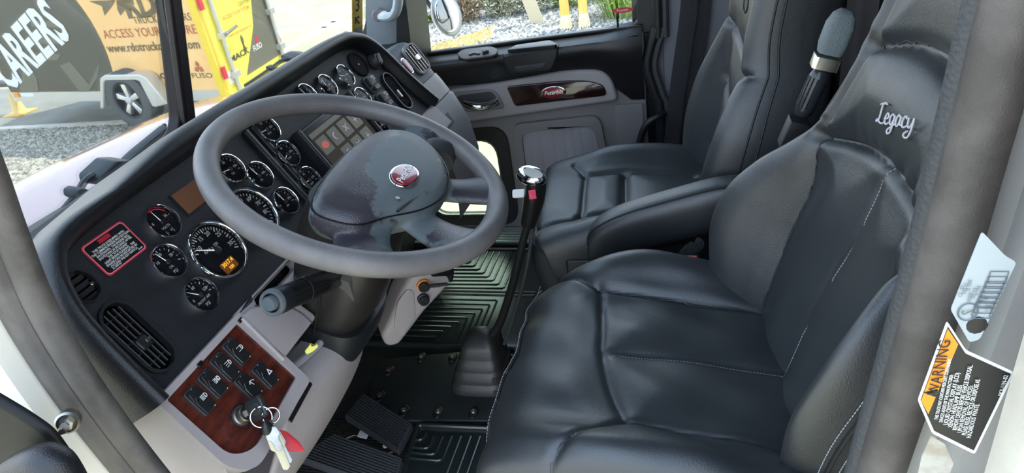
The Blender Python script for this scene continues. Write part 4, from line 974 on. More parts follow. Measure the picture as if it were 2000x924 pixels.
part('embroidery', script('Legacy', LF, .030, .0012), mat('silver_thread', (.50, .50, .54), .5), back, 'silver script embroidery')

# ---------------- passenger seat
ps = thing('truck_seat', 'black leather passenger seat with armrest beside the far door', 'truck seat', (1.53, .1, FLOOR), 'seats in the cab')
r6 = math.radians(5); PF = Fr((1.53, 0.0, 0), (math.cos(r6), math.sin(r6), 0), (-math.sin(r6), math.cos(r6), 0), (0, 0, 1))
crow = [(-.12, -.79, .21, .02, 1), (-.04, -.775, .22, .03, 1), (.04, -.762, .228, .036, 1), (.12, -.755, .235, .036, 1), (.20, -.750, .238, .030, 1), (.28, -.750, .236, .014, 1), (.345, -.752, .232, .002, 1), (.376, -.766, .228, .0, 1), (.388, -.81, .222, 0, 1), (.38, -.88, .214, 0, 1), (.365, -.95, .205, 0, 1)]
aa = lambda y: y+.125
P_far = ypline([(.10, aa(.275)), (.105, aa(.16)), (.09, aa(.0))], 6); P_near = ypline([(-.128, aa(.275)), (-.11, aa(.16)), (-.10, aa(.0))], 6); P_cr = ypline([(.16, aa(.305)), (.10, aa(.275)), (0, aa(.272)), (-.128, aa(.275)), (-.15, aa(.33)), (-.155, aa(.375))], 8)
P_mid = ypline([(-.12, aa(.17)), (.10, aa(.17))], 4)
P_fr = ypline([(.16, aa(.305)), (.20, aa(.34))], 3)
pc_ = Soft(PF, crow, [(P_far, .008, .010), (P_near, .008, .010), (P_cr, .006, .008), (P_mid, .010, .012)], puff=.008)
pcu = part('seat_cushion', pc_.mb(), M_leather, ps, smooth=180)
m = MB(); m.tube([pc_.pt(120, k, .001)[0] for k in range(20, 160, 3)], .0024, 6); part('piping', m, M_leather2, pcu)
m = MB(); m.slab(Fr(PF(0, .10, -1.02), PF.u, PF.v), rrect(-.20, -.20, .20, .26, .03), 0, .10, .01); part('seat_frame', m, M_blk, ps)
m = MB(); m.slab(Fr(PF(0, .10, FLOOR), PF.u, PF.v), rrect(-.225, -.20, .20, .27, .03), 0, .19, .015); part('pedestal', m, M_leather2, ps)
th2 = math.radians(11); c2, s2_ = math.cos(th2), math.sin(th2)
def prow(s, off, W_, B): return (-.035-s2_*s+c2*off, -.76+c2*s+s2_*off, W_, B, -1)
rows = [prow(-.10, -.01, .21, .03), prow(0, 0, .225, .05), prow(.10, 0, .235, .062), prow(.20, 0, .235, .055), prow(.28, 0, .215, .04), prow(.36, .006, .185, .022), prow(.46, .012, .172, .012), prow(.58, .012, .165, .010), prow(.72, .0, .15, .008), prow(.78, -.03, .13, 0)]
def pb(pts): return ypline([(x, s+.10) for x, s in pts], 8)
pg = [(pb([(.18, .40), (.13, .36), (0, .33), (-.13, .32), (-.18, .33)]), .008, .009), (pb([(-.13, .32), (-.125, .15), (-.12, -.05)]), .008, .009), (pb([(.13, .36), (.125, .15), (.12, -.05)]), .008, .009), (pb([(.12, .24), (.06, .20), (0, .16), (-.08, .12)]), .010, .012), (pb([(.12, .06), (.02, .02)]), .008, .010)]
pbk = Soft(PF, rows, pg, puff=.010, nrow=180)
pback = part('backrest', pbk.mb(), M_leather, ps, smooth=180)
kk = int(np.argmin(np.abs(pbk.S[:, 0]+.985)+(pbk.S[:, 1] < -.05)*5+(pbk.S[:, 0] > 0)*5))
for dk in (0, -4): m = MB(); m.tube([pbk.pt(j, kk+dk, .001)[0] for j in range(5, 175, 4)], .0022, 6); part('piping', m, M_leather2, pback)
c_, n_ = pbk.at(-.02, .43+.10, .0); f = Fr(c_, -PF.u-np.dot(-PF.u, n_)*n_, np.cross(n_, -PF.u-np.dot(-PF.u, n_)*n_), n_)
m = MB(); m.tube([f(.024*math.cos(a), .017*math.sin(a), .0012) for a in np.linspace(0, 2*math.pi, 32, endpoint=False)], .0014, 6, closed=True); em = part('embossed_oval', m, M_leather2, pback)
text('lettering', 'Peterbilt', f.sub(0, 0, .0012), .012, mat('emboss', (.03, .03, .03), .5), em, shear=.3)
# armrest
ar = [(.228, -.770, .026, .025), (.222, -.752, .032, .038), (.195, -.735, .038, .048), (.14, -.712, .040, .052), (.05, -.686, .040, .054), (-.03, -.664, .040, .054), (-.09, -.655, .038, .052)]
R_ = cat1(ar, np.linspace(0, 6, 40)); rings = []
for y, z, a, b in R_: rings.append([np.array([1.262+a*math.copysign(abs(math.cos(t))**.6, math.cos(t)), y, z+b*math.copysign(abs(math.sin(t))**.6, math.sin(t))]) for t in np.linspace(0, 2*math.pi, 36, endpoint=False)])
m = MB(); m.loft(rings); am = part('armrest', m, M_leather, ps, smooth=180)
m = MB(); m.tube([r[int(36*.36)]+np.array([-.001, 0, 0]) for r in rings[1:]], .0022, 6); part('piping', m, M_leather2, am)
# red lever tabs and side controls by the seat base
ct_ = thing('seat_control_box', 'black side control box with white slider beside the passenger seat base', 'control box', at_x(1160, 545, 1.27))
o_ = at_x(1150, 535, 1.265); CB = Fr(o_, (0, -1, 0), (0, 0, 1)); m = MB(); m.slab(CB, rrect(-.05, -.045, .20, .035, .008), -.06, 0, .006); part('box', m, M_blk, ct_)
m = MB(); m.slab(CB, rrect(-.012, -.016, .016, .014, .003), 0, .006, .002); part('slider', m, mat('pale_grey', (.25, .23, .27), .5), ct_)
a_ = at_x(1196, 503, 1.25); m = MB(); m.tube([a_+np.array([0, .012, -.014]), a_, a_+np.array([0, -.010, .010])], [(.004, .007), (.005, .009), (.003, .006)], 10, flat=(1, 0, 0)); part('red_tab', m, mat('dull_red', (.16, .015, .015), .5), ct_, 'dull red release tab')
# ================================================================== FLOOR MATS, PLATE, PEDALS, SHIFTER
def mk(name, parent, mb, mt, **k): return part(name, mb, mt, parent, **k)
pm = thing('passenger_floor_mat', 'black rubber mat with nested chevron ridges in the passenger footwell', 'floor mat', (1.7, .7, FLOOR))
m = MB(); m.slab(Fr((0, 0, FLOOR), (1, 0, 0), (0, 1, 0)), rrect(1.425, .47, 1.965, .97, .03), 0, .008, .003); mb_ = part('mat_base', m, M_mat, pm)
m = MB(); m.tube([np.array([x, y, FLOOR+.009]) for x, y in rrect(1.43, .475, 1.96, .965, .03)], .006, 8, closed=True); part('raised_border', m, M_mat, pm)
def ridge(path, r=.0034): m = MB(); m.tube([np.array([x, y, FLOOR+.008]) for x, y in path], (r), 8); return m
def L_(x, y, xe): return [(xe, y), (x-.006*(1 if x > xe else -1), y), (x, y+.006), (x, .955)]
for i in range(9):
    x = 1.470+i*.0235; y = .742-i*.0175; part('ridge', ridge(L_(x, y, 1.440)), M_mat, pm)
for i in range(8):
    x = 1.872-i*.0215; y = .755-i*.0225; part('ridge', ridge(L_(x, y, 1.945)), M_mat, pm)
for i in range(2): part('ridge', ridge([(1.685+i*.018, .49), (1.685+i*.018, .955)], .0038), M_mat, pm)
for i in range(3): part('ridge', ridge([(1.915+i*.016, .80), (1.915+i*.016, .955)], .0038), M_mat, pm)
# cover plate with bolts
cp = thing('floor_cover_plate', 'black bolted floor cover around the gear lever boot', 'floor cover', (1.28, .65, FLOOR))
PO = [at_z(x, y, FLOOR+.012)[:2] for x, y in [(741, 700), (925, 684), (1010, 690), (1010, 822), (785, 820), (728, 790), (722, 760)]]
WP = Fr((0, 0, FLOOR), (1, 0, 0), (0, 1, 0)); m = MB(); m.slab(WP, rpoly([tuple(p)+(.02,) for p in PO], .02, 5), 0, .012, .006, 3); part('plate', m, mat('plate_rubber', (.026, .030, .030), .36, bump=.1, bscale=300, col2=(.036, .036, .033), nscale=10), cp)
M_brass = mat('brass_bolt', (.62, .50, .30), .3, .9, col2=(.45, .38, .26), nscale=60)
for i, (x, y) in enumerate([(823, 698), (884, 698), (760, 724), (742, 774), (789, 803), (856, 806), (925, 806)]):
    p = at_z(x, y, FLOOR+.013); f = Fr((p[0], p[1], FLOOR+.010), (1, 0, 0), (0, 1, 0))
    m = MB(); m.slab(f, circ(.020, 24, ry=.013), 0, .006, .004); bo_ = part('boss', m, M_blk, cp)
    part('bolt', MB().lathe(f, [(.0075, .004), (.0075, .0095), (.006, .011), (.003, .011), (.0028, .009), (0, .009)], 16), M_brass if i not in (2, 3) else mat('rusty_bolt', (.22, .12, .07), .5, .6), bo_)
# driver mat
dm = thing('driver_floor_mat', 'black ribbed rubber mat in front of the driver seat', 'floor mat', (1.0, .55, FLOOR))
DO = [at_z(x, y, FLOOR+.015)[:2] for x, y in [(815, 829), (980, 836), (1100, 842), (1050, 1060), (745, 1060)]]
m = MB(); m.slab(WP, rpoly([tuple(p)+(.015,) for p in DO], .015, 5), 0, .010, .003); part('mat_base', m, M_mat, dm)
m = MB(); m.tube([np.array([x, y, FLOOR+.013]) for x, y in rpoly([tuple(p)+(.015,) for p in DO], .015, 5)], .006, 8, closed=True); part('raised_border', m, M_mat, dm)
tops = [(832, 846), (848, 852), (865, 853), (883, 852), (901, 852), (920, 852), (938, 852), (957, 852), (975, 854)]
for i, (x, y) in enumerate(tops):
    p = at_z(x, y, FLOOR+.012)[:2]; n_r = (.022, .038, .055, .075, .30, .30, .30, .30, .30)[i]
    xe = p[0]-n_r; path = [(p[0], p[1]), (xe+.012, p[1]+.010*0), (xe+.004, p[1]+.004), (xe, p[1]+.012)]
    if i < 4: path.append((xe, min(p[1]+.012+.026*(i+.4), DO[0][1]-.012-(.9-.0)*0)))
    else: path = path[:2]
    m = MB(); m.tube([np.array([a, b, FLOOR+.010]) for a, b in path], .0040, 8); part('ridge', m, M_mat, dm)
# pedals
def pedal(name, lab, P4, z, nrib):
    pts = [at_z(x, y, z) for x, y in P4]; c = sum(pts)/4; t = thing(name, lab, 'pedal', (c[0], c[1], FLOOR), 'floor pedals')
    u = pts[1]-pts[0]; u[2] = 0; v = np.array([-u[1], u[0], 0]); f = Fr(c, u, v, (0, 0, 1)); Q = [(float(np.dot(p-c, f.u)), float(np.dot(p-c, f.v))) for p in pts]
    m = MB(); m.slab(f, rpoly([q+(.006,) for q in Q], .006, 4), -.016, 0, .004); pd_ = part('pedal_pad', m, M_rubber, t)
    A, B, C_, D_ = [np.array(q) for q in Q]
    for i in range(nrib):
        k = (i+.7)/(nrib+.4); p, q = A+(D_-A)*k, B+(C_-B)*k; p, q = p+(q-p)*.03, q-(q-p)*.03
        m = MB(); m.tube([f(*p, .0005), f(*q, .0005)], (.0026), 6); part('rib', m, M_rubber, t)
    m = MB(); m.tube([f(0, 0, -.016), f(.01, .03, -.06), f(0, .10, -.09)], (.010), 8); part('pedal_arm', m, M_blk, t)
    return t
pedal('brake_pedal', 'black ribbed pedal pad nearest the bolted floor cover', [(709, 767), (806, 828), (778, 880), (672, 812)], -1.13, 11)
pedal('clutch_pedal', 'black ribbed pedal pad at the bottom edge, nearest the driver door', [(652, 846), (786, 894), (768, 960), (575, 892)], -1.10, 12)
br = thing('pedal_bracket', 'bare metal pedal bracket with a white tag between the pedals', 'bracket', at_z(705, 843, -1.16))
PB = Fr(at_z(705, 843, -1.16), (.3, -.9, .1), (.9, .3, 0.1), ); m = MB(); m.slab(PB, rpoly([PB.hit(x, y)+(.004,) for x, y in [(655, 838), (672, 816), (690, 820), (722, 838), (716, 852), (690, 850), (672, 858)]], .004, 3), -.004, 0, .001); part('bracket_plate', m, M_steel, br)
m = MB(); m.slab(PB, rpoly([PB.hit(x, y)+(.001,) for x, y in [(704, 841), (722, 845), (716, 858), (698, 853)]], .001, 2), .0, .002, .0005); part('tag', m, M_white, br)
a, b = PB.hit(695, 829); part('rivet', MB().lathe(PB.sub(a, b), [(.004, 0), (.003, .003), (0, .003)], 12), M_steel, br)
for k, (x, y) in enumerate(((754, 869), (768, 874))):
    p = at_z(x, y, FLOOR+.006); solo('paper_scrap', MB().blob(Fr((p[0], p[1], FLOOR+.006), (1, 0, 0), (0, 1, 0)), .011-.004*k, .008, .004, 9, 5), M_white, ('larger' if k == 0 else 'smaller')+' crumpled white scrap on the floor by the pedals', 'scrap', 30)
# gear lever
gs = thing('gear_shifter', 'tall black gear lever with chrome topped grip and bellows boot', 'gear lever', (1.305, .55, FLOOR))
rings = []; 
for (h, r, r2) in ((0.008, .076, 0), (.034, .075, 0), (.040, .069, 0), (.044, .068, 0), (.068, .067, 0), (.074, .061, 0), (.078, .060, 0), (.100, .058, 0), (.106, .052, 0), (.110, .051, 0), (.134, .048, 0), (.148, .040, 0), (.158, .028, 0), (.168, .016, 0)):
    cx_, cy_ = 1.305+.0*h, .552-.12*h
    rings.append([np.array([cx_+r*math.copysign(abs(math.cos(t))**.45, math.cos(t)), cy_+r*math.copysign(abs(math.sin(t))**.45, math.sin(t)), FLOOR+h]) for t in np.linspace(0, 2*math.pi, 40, endpoint=False)])
m = MB(); m.loft(rings); part('boot', m, mat('boot_rubber', (.036, .034, .032), .42, bump=.1, bscale=200, spec=.6), gs, smooth=45)
LP = spline([(1.308, .535, -1.075), at_x(972, 640, 1.30), at_x(1000, 560, 1.275), at_x(1017, 490, 1.255), at_x(1032, 432, 1.24)], 6)
m = MB(); m.tube(LP, [.0115-.0035*i/len(LP) for i in range(len(LP))], 12); part('lever_rod', m, mat('rod_black', (.018, .017, .016), .35), gs)
m = MB(); m.tube(spline([at_x(985, 672, 1.30), at_x(1002, 622, 1.29), at_x(1024, 545, 1.265), at_x(1036, 480, 1.25), at_x(1042, 436, 1.24)], 6), .0048, 8); part('air_hose', m, M_rubber, gs)
G0, G1, G2, G3 = at_x(1032, 438, 1.24), at_x(1041, 400, 1.235), at_x(1046, 362, 1.23), at_x(1040, 338, 1.225)
P = spline([G0, G1, G2, G3], 6); m = MB(); m.tube(P, [.0165+.006*min(1, i/8)-(.004 if i > 15 else 0) for i in range(len(P))], 20); gp = part('grip', m, mat('grip_black', (.012, .011, .011), .3), gs)
kf = Fr(at_x(1038, 344, 1.222), (-.15, -.95, -.25), (-.6, .1, .8)); kf = Fr(kf.o, kf.u, kf.v-np.dot(kf.u, kf.v)*kf.u)
m = MB(); m.blob(kf, .033, .019, .021, 28, 14); part('chrome_cap', m, M_chrome, gs)
kn2 = Fr(kf(.008, .0205, .0), kf.u, -kf.w, kf.v)
m = MB(); m.slab(Fr(kf(.006, .008, 0), kf.u, kf.w, -np.cross(kf.u, kf.w)), circ(.021, 28, ry=.0095), .009, .0125, .002) ; cp_ = part('shift_plate', m, mat('pattern_plate', (.45, .46, .44), .35), gs, 'pale gear pattern plate')
cf = at_x(1040, 380, 1.202); vd = ray(1040, 379); w_ = -vd; u_ = np.cross([0, 0, 1], w_); u_ /= np.linalg.norm(u_); BFm = Fr(cf, u_, np.cross(w_, u_), w_)
m = MB(); m.slab(BFm, rrect(-.0075, -.0095, .0075, .0095, .001), -.008, .001, .001); rb = part('red_button', m, mat('button_red', (.75, .02, .07), .4), gp); 
text('symbol', 'Y', BFm.sub(0, 0, .0014), .013, M_redp, rb, bold=.02)
cf = at_x(1013, 378, 1.235); m = MB(); m.slab(Fr(cf, (.1, -.98, .0), (.5, 0, .86)), rrect(-.013, -.009, .014, .009, .004), -.003, .004, .002); part('range_switch', m, M_white, gp, 'white range selector tab')
# ================================================================== KEYS
Kc = at_x(503, 797, .0) if False else None
lk0 = DF(*DF.hit(470, 813, .006), .016); hd = lk0+DF.w*.030+np.array([.012, -.010, .006]); 
hd = ray(503, 797)*(np.dot(lk0, DF.w)+.026-0)/np.dot(ray(503, 797), DF.w) if np.dot(ray(503, 797), DF.w) else hd
kt = thing('ignition_key', 'black headed key turned in the ignition lock', 'key', tuple(hd))
ax = hd-lk0; ax /= np.linalg.norm(ax); w_ = -ray(503, 797)-np.dot(-ray(503, 797), ax)*ax; w_ /= np.linalg.norm(w_); KF = Fr(hd, ax, np.cross(w_, ax), w_)
m = MB(); m.slab(KF, rrect(-.018, -.0155, .014, .0155, .007), -.004, .004, .003); kh = part('key_head', m, mat('key_black', (.022, .024, .026), .4), kt); bevel(kh, .002)
m = MB(); m.box(KF, -.045, -.018, -.004, .004, -.0012, .0012); part('key_blade', m, M_steel, kt)
m = MB(); m.slab(KF, rrect(-.010, -.008, .008, .008, .004), .004, .0052, .001); part('head_inset', m, M_dgrey, kh)
bun = thing('key_bunch', 'brass and silver keys with a red tag hanging from the ignition', 'keys', tuple(hd+np.array([.0, .0, -.1])))
vN = -ray(515, 815); r0_ = np.array([1, 0, 0]); 
def disc(px, py, depth_ref, tilt=(0, 0, 1)):
    c = ray(px, py)*depth_ref; return c
dref = np.linalg.norm(hd)
def ringat(px, py, r, nrm, wire=.0011):
    c = ray(px, py)*(dref-.006); nrm = np.array(nrm, float); nrm /= np.linalg.norm(nrm); a = np.cross(nrm, (0, 0, 1)); a /= np.linalg.norm(a); b = np.cross(nrm, a)
    m = MB(); m.tube([c+r*(a*math.cos(t)+b*math.sin(t)) for t in np.linspace(0, 2*math.pi, 36, endpoint=False)], wire, 8, closed=True); return m
part('key_ring', ringat(510, 815, .0140, (-.9, -.35, .45)), M_chrome, bun); part('key_ring', ringat(529, 812, .0110, (-.75, -.8, .3)), M_chrome, bun)
def flatkey(p0, p1, wh, mt, nm, lift=0.0, kind='key'):
    A = ray(*p0)*(dref-.012-lift); B = ray(*p1)*(dref-.012-lift); d = B-A; L_k = np.linalg.norm(d); w = -ray(*p0); v = np.cross(w, d); f = Fr(A, d, v)
    m = MB()
    if kind == 'key':
        m.slab(f, rpoly([(0, -.3*wh, .003), (.005, -.5*wh, .003), (L_k*.45, -.55*wh, .004), (L_k*.52, -.30*wh, .002), (L_k*.95, -.28*wh, .001), (L_k, 0, .001), (L_k*.95, .28*wh, .001), (L_k*.52, .30*wh, .002), (L_k*.45, .55*wh, .004), (.005, .5*wh, .003)], .002, 3), -.0011, .0011, .0004)
    return part(nm, m, mt, bun), f, L_k
flatkey((528, 838), (562, 918), .017, mat('brass_key', (.52, .44, .27), .45, .5), 'brass_key', .0)
flatkey((524, 832), (548, 880), .016, M_steel, 'silver_key', .004)
flatkey((533, 838), (568, 905), .013, mat('nickel_key', (.40, .38, .34), .4, .7), 'nickel_key', -.004)
A = ray(523, 838)*(dref-.014); m = MB(); m.blob(Fr(A, (0, 0, 1), (1, 0, 0)), .014, .009, .006, 12, 8); part('fob', m, M_blk, bun, 'small black fob')
tg = Fr(ray(566, 860)*(dref+.004), (.78, -.5, -.1), (.4, .5, .75)); tg = Fr(tg.o, tg.u, tg.v-np.dot(tg.u, tg.v)*tg.u)
m = MB(); m.slab(tg, rpoly([tg.hit(x, y)+(.002,) for x, y in [(546, 839), (560, 843), (583, 862), (596, 881), (570, 883), (552, 880)]], .002, 4), -.0008, .0008, .0003); part('red_tag', m, mat('tag_red', (.62, .03, .03), .35, col2=(.5, .02, .03), nscale=40), bun, 'torn red plastic tag')
# yellow clip by the column
c = at_x(608, 681, .70); YF = Fr(c, (.6, -.7, .2), (.2, .3, .9)); YF = Fr(YF.o, YF.u, YF.v-np.dot(YF.u, YF.v)*YF.u)
m = MB(); m.slab(YF, rpoly([(-.010, -.004), (.000, -.005), (.010, -.003), (.011, .002), (.003, .003), (.004, .008), (-.002, .005), (-.010, .002)], .001, 2), -.002, .002, .001); solo('yellow_clip', m, mat('clip_yellow', (.75, .68, .10), .45), 'small yellow plastic clip beside the column opening', 'clip', 30)
# ================================================================== BELTS, BUCKLES, BITS BY THE SEATS
sb = thing('passenger_seat_belt', 'dark seat belt webbing hanging behind the passenger seat', 'seat belt', (2.05, .05, -1.0))
for k in (0, 1):
    Pb = [at_x(x+k*26, y, 2.06+.012*k) for x, y in ((1352, -60), (1343, 40), (1330, 130), (1318, 220), (1308, 320), (1300, 400))]
    m = MB(); m.tube(spline(Pb, 5), (.0012, .024), 8, flat=(1, 0, .0)) if False else m.tube(spline(Pb, 5), [(.024, .0014)]*26, 8, flat=(1, 0, 0)); part('webbing', m, M_belt, sb, smooth=30)
gh = thing('black_grab_bar', 'curved black grab bar on the pillar behind the passenger door', 'grab bar', at_x(1262, 270, 2.05))
m = MB(); m.tube(spline([at_x(1300, 222, 2.07), at_x(1288, 226, 2.05), at_x(1266, 240, 2.04), at_x(1252, 266, 2.04), at_x(1248, 300, 2.04), at_x(1247, 350, 2.06)], 6), .011, 12); part('bar', m, M_blk, gh)
m = MB(); m.slab(Fr(at_x(1296, 222, 2.10), (0, -1, 0), (0, 0, 1)), rrect(-.025, -.02, .025, .02, .006), -.01, .012, .004); part('mount', m, M_blk, gh)
def buckle(name, lab, px, py, X, s=1.0):
    c = at_x(px, py, X); t = thing(name, lab, 'buckle', tuple(c+np.array([0, 0, -.09])))
    f = Fr(c, (0, -1, .0), (.85, .0, .5))
    m = MB(); m.slab(f, rrect(-.025, -.012, .025, .012, .004), -.085, 0, .003); part('housing', m, mat('buckle_black', (.02, .022, .028), .35), t)
    m = MB(); m.slab(f, rrect(-.0225, -.0085, .0225, .0085, .004), -.002, .0022, .0015); part('chrome_rim', m, M_chrome, t)
    m = MB(); m.slab(f, rrect(-.0205, -.0065, .0205, .0065, .003), .0, .0045, .0015); part('release_button', m, mat('release_red', (.72, .14, .14), .4), t); return t
buckle('seat_belt_buckle', 'seat belt buckle with a red button between the two seats', 1340, 507, 1.17)
m = MB(); q = [at_x(x, y, 1.2) for x, y in ((1338, 500), (1345, 490), (1362, 478), (1356, 474))]; m.tube(spline(q, 5), [(.014, .0014)]*16, 8, flat=(1, 0, 0)); solo('belt_tail', m, M_belt, 'loose loop of grey belt webbing above the buckle', 'belt', 30)
# upright adjuster beside the driver's backrest
uj = thing('folded_armrest', 'upright folded armrest with chrome band and ribbed black grip', 'armrest', at_x(1570, 240, 1.16))
A, B = at_x(1563, 232, 1.15), at_x(1607, 135, 1.15); d = B-A; L_a = np.linalg.norm(d); d /= L_a
f = Fr(A, np.cross(d, (1, 0, 0)), np.cross(d, np.cross(d, (1, 0, 0))), d)
m = MB(); m.lathe(f, [(.010, .006), (.0145, .012), (.0155, .02), (.0155, L_a-.012), (.013, L_a-.004), (.01, L_a)], 28); gpp = part('grip', m, mat('gloss_black', (.02, .024, .03), .25), uj)
for k in range(7): a = math.pi*(k-3)/7; part('flute', MB().tube([f(.0155*math.cos(a), .0155*math.sin(a), .022), f(.0155*math.cos(a), .0155*math.sin(a), L_a-.014)], .0016, 6), M_blk, gpp)
B2, C3 = at_x(1613, 124, 1.15), at_x(1640, 52, 1.15)
dd_ = (C3-B); dd_ /= np.linalg.norm(dd_); f2 = Fr(B, np.cross(dd_, (1, 0, 0)), np.cross(dd_, np.cross(dd_, (1, 0, 0))), dd_)
m = MB(); m.slab(f2, rrect(-.020, -.017, .020, .017, .005), .002, .022, .002); part('chrome_band', m, mat('brushed', (.75, .72, .62), .25, 1.0), uj)
rings = [[f2(a*math.copysign(abs(math.cos(t))**.5, math.cos(t))+o, b*math.copysign(abs(math.sin(t))**.5, math.sin(t)), h) for t in np.linspace(0, 2*math.pi, 28, endpoint=False)] for (h, a, b, o) in ((.026, .018, .016, 0), (.04, .021, .018, 0), (.07, .021, .017, 0), (.086, .016, .014, 0), (.094, .008, .008, 0))]
m = MB(); m.loft(rings); part('pad', m, mat('pad_grey', (.12, .15, .16), .6, bump=.4, bscale=500), uj, 'grey textured pad', smooth=60)
m = MB(); m.box(Fr(at_x(1590, 215, 1.12), (0, -.45, .9), (0, .9, .45)), -.01, .10, -.030, -.016, -.004, .0); part('metal_strut', m, mat('dull_strut', (.30, .24, .21), .5, .5), uj)
m = MB(); m.slab(f.sub(0, 0, -.02), rrect(-.017, -.017, .017, .017, .003), -.03, .018, .002); part('clip', m, M_blk, uj)
# dark curtain behind the passenger seat
G = []
for i in range(90):
    x = 1.18+i*.0107; G.append([(x, -.27-.014*math.sin(i*.75)-.006*math.sin(i*1.9), z) for z in np.linspace(-1.1, .70, 4)])
m = MB(); m.grid(G); solo('sleeper_curtain', m, mat('curtain', (.010, .008, .009), .85), 'dark curtain hanging behind the passenger seat', 'curtain', 180)
# ================================================================== STICKERS ON THE LATCH JAMB
XJ = .334
JT = Fr((XJ-.0004, 0, 0), (0, 0, 1), (0, 1, 0), (-1, 0, 0))
def jh(x, y): return JT.hit(x, y)
Wp = [jh(*p) for p in ((1849, 626), (1886, 683), (1981, 726), (1903, 886), (1820, 845), (1792, 781))]
m = MB(); m.plate(JT, rpoly([p+(.002,) for p in Wp], .002, 3), c0=0, c1=.0006); wst = part('warning_sticker', m, M_white, rj, 'white bordered warning sticker with orange heading')
cW = np.mean(Wp, 0); ins = lambda P, k: [tuple(cW+(np.array(p)-cW)*k) for p in P]
m = MB(); m.plate(JT, ins(Wp, .93), c0=.0004, c1=.0010); part('sticker_field', m, M_blackp, wst)
Op = [jh(*p) for p in ((1850, 640), (1870, 670), (1812, 806), (1798, 780))]
m = MB(); m.plate(JT, Op, c0=.0008, c1=.0013); part('orange_band', m, M_orange, wst)
def jtext(s, p, size, mt, par, **k):
    a, b = jh(*p); text('lettering', s, JT.sub(a, b, .0016), size, mt, par, **k)
jtext('WARNING', (1833, 714), .0082, M_blackp, wst, bold=.01)
a, b = jh(1815, 764); m = MB(); m.plate(JT.sub(a, b, .0012), [(-.003, -.0035), (.003, -.0035), (.003, .0), (-.003, .004)][:2]+[(0, .0035)], c0=0, c1=.0004); part('alert_mark', m, M_blackp, wst)
LW = ['THIS TRUCK MAY CONTAIN MERCURY CONTAINING', 'DEVICES ADDED BY THE MANUFACTURER:', 'LIQUID CRYSTAL DISPLAY (LCD)', 'XENON HEADLAMP BULBS', 'REMOVE DEVICES BEFORE VEHICLE DISPOSAL.', 'UPON REMOVAL OF DEVICES:', 'PLEASE REUSE, RECYCLE OR DISPOSE AS', 'HAZARDOUS WASTE.']
b0_ = jh(1822, 820)[0]+.003
for i, s in enumerate(LW):
    t = (i+.6)/8.3; pL = np.array([1818, 826])*(1-t)+np.array([1892, 868])*t; a, b = jh(*pL)
    text('lettering', s, JT.sub(a+.006, b, .0016), (.0026 if i < 2 else .0033), M_white, wst, align='LEFT', bold=.006, sx=.82 if i not in (0, 1, 4, 6) else .72)
jtext('SK3-11N-02', (1957, 748), .0030, M_white, wst)
Cp = [jh(*p) for p in ((1917, 451), (1963, 499), (1985, 511), (1913, 662), (1893, 668), (1856, 604))]
m = MB(); m.plate(JT, rpoly([p+(.002,) for p in Cp], .002, 3), c0=0, c1=.0005); cst_ = part('certificate_sticker', m, mat('foil_label', (.33, .37, .39), .4), rj, 'pale foil label with small grey print and boxes')
M_gprint = mat('grey_print', (.10, .12, .14), .6)
for i in range(11):
    t = i/10; pL = np.array([1868, 602])*(1-t)+np.array([1925, 632])*t; a, b = jh(*pL)
    text('lettering', ['CE  IIII', 'IIIIII III', 'III IIIIII', 'IIIIIIIII', 'IIIII IIII', 'III IIIII', 'IIIIIII', 'IIII III', 'III', 'II III', 'III'][i], JT.sub(a+.008+.003*(i % 3), b, .0010), .0027, M_gprint, cst_, align='LEFT')
for i in range(8):
    p = np.array([1948, 540])+(np.array([1912, 618])-np.array([1948, 540]))*i/8; a, b = jh(*p)
    m = MB(); m.plate(JT.sub(a, b, .0010), rrect(-.0038, -.0042, .0038, .0042, .0003), [rrect(-.0034, -.0038, .0034, .0038, .0003)], 0, .0003); part('print_box', m, M_gprint, cst_)
a, b = jh(1889, 607); m = MB(); m.tube([JT.sub(a, b, .0012)(.0055*math.cos(t), .0045*math.sin(t)) for t in np.linspace(0, 2*math.pi, 20, endpoint=False)], .0004, 4, closed=True); part('stamp_ring', m, M_gprint, cst_); text('lettering', 'S', JT.sub(a, b, .0012), .008, M_gprint, cst_)
a, b = jh(1907, 634); m = MB(); m.blob(JT.sub(a, b, .0002), .0065, .0055, .0008, 12, 6); part('ink_blot', m, M_blackp, cst_)
a, b = jh(1842, 895); m = MB(); m.plate(JT, [jh(*p) for p in ((1818, 850), (1845, 866), (1862, 905), (1850, 935), (1790, 935), (1800, 890))], c0=0, c1=.0005); part('scraped_label', m, mat('scraped', (.30, .26, .20), .6, col2=(.40, .38, .34), nscale=60), rj, 'scraped remains of an old label')
# ================================================================== OUTSIDE: hood, wipers, mirrors
M_conc = mat('concrete_sunlit', (.44, .415, .29), .85, col2=(.39, .365, .25), nscale=.7, bump=.1, bscale=30)
m = MB(); m.box(WORLD, -30, 60, -30, 60, GROUND-.2, GROUND); gr = struct('floor_yard', m, M_conc, 'pale concrete yard outside the cab'); gr.name = 'ground'
# painted lines on the yard
M_line = mat('line_paint', (.85, .85, .82), .7)
for (p, q_) in (((540, 62), (1000, 20)), ((520, 25), (760, 8)), ((545, 47), (720, 40)), ((690, 20), (520, 120))):
    A = at_z(*p, GROUND); B = at_z(*q_, GROUND); d = B-A; L_k = np.linalg.norm(d); f = Fr(A, d, (0, 0, 1)); m = MB(); m.box(f, 0, L_k, 0, .004, -.06, .06); solo('painted_line', m, M_line, 'painted line on the yard', 'line', group='painted lines on the yard')['label'] = {(540, 62): 'long white line across the yard behind the trailer', (520, 25): 'farther white line on the yard, top of the windshield', (545, 47): 'short white line between the two longer yard lines', (690, 20): 'thin diagonal white line on the yard'}[p]
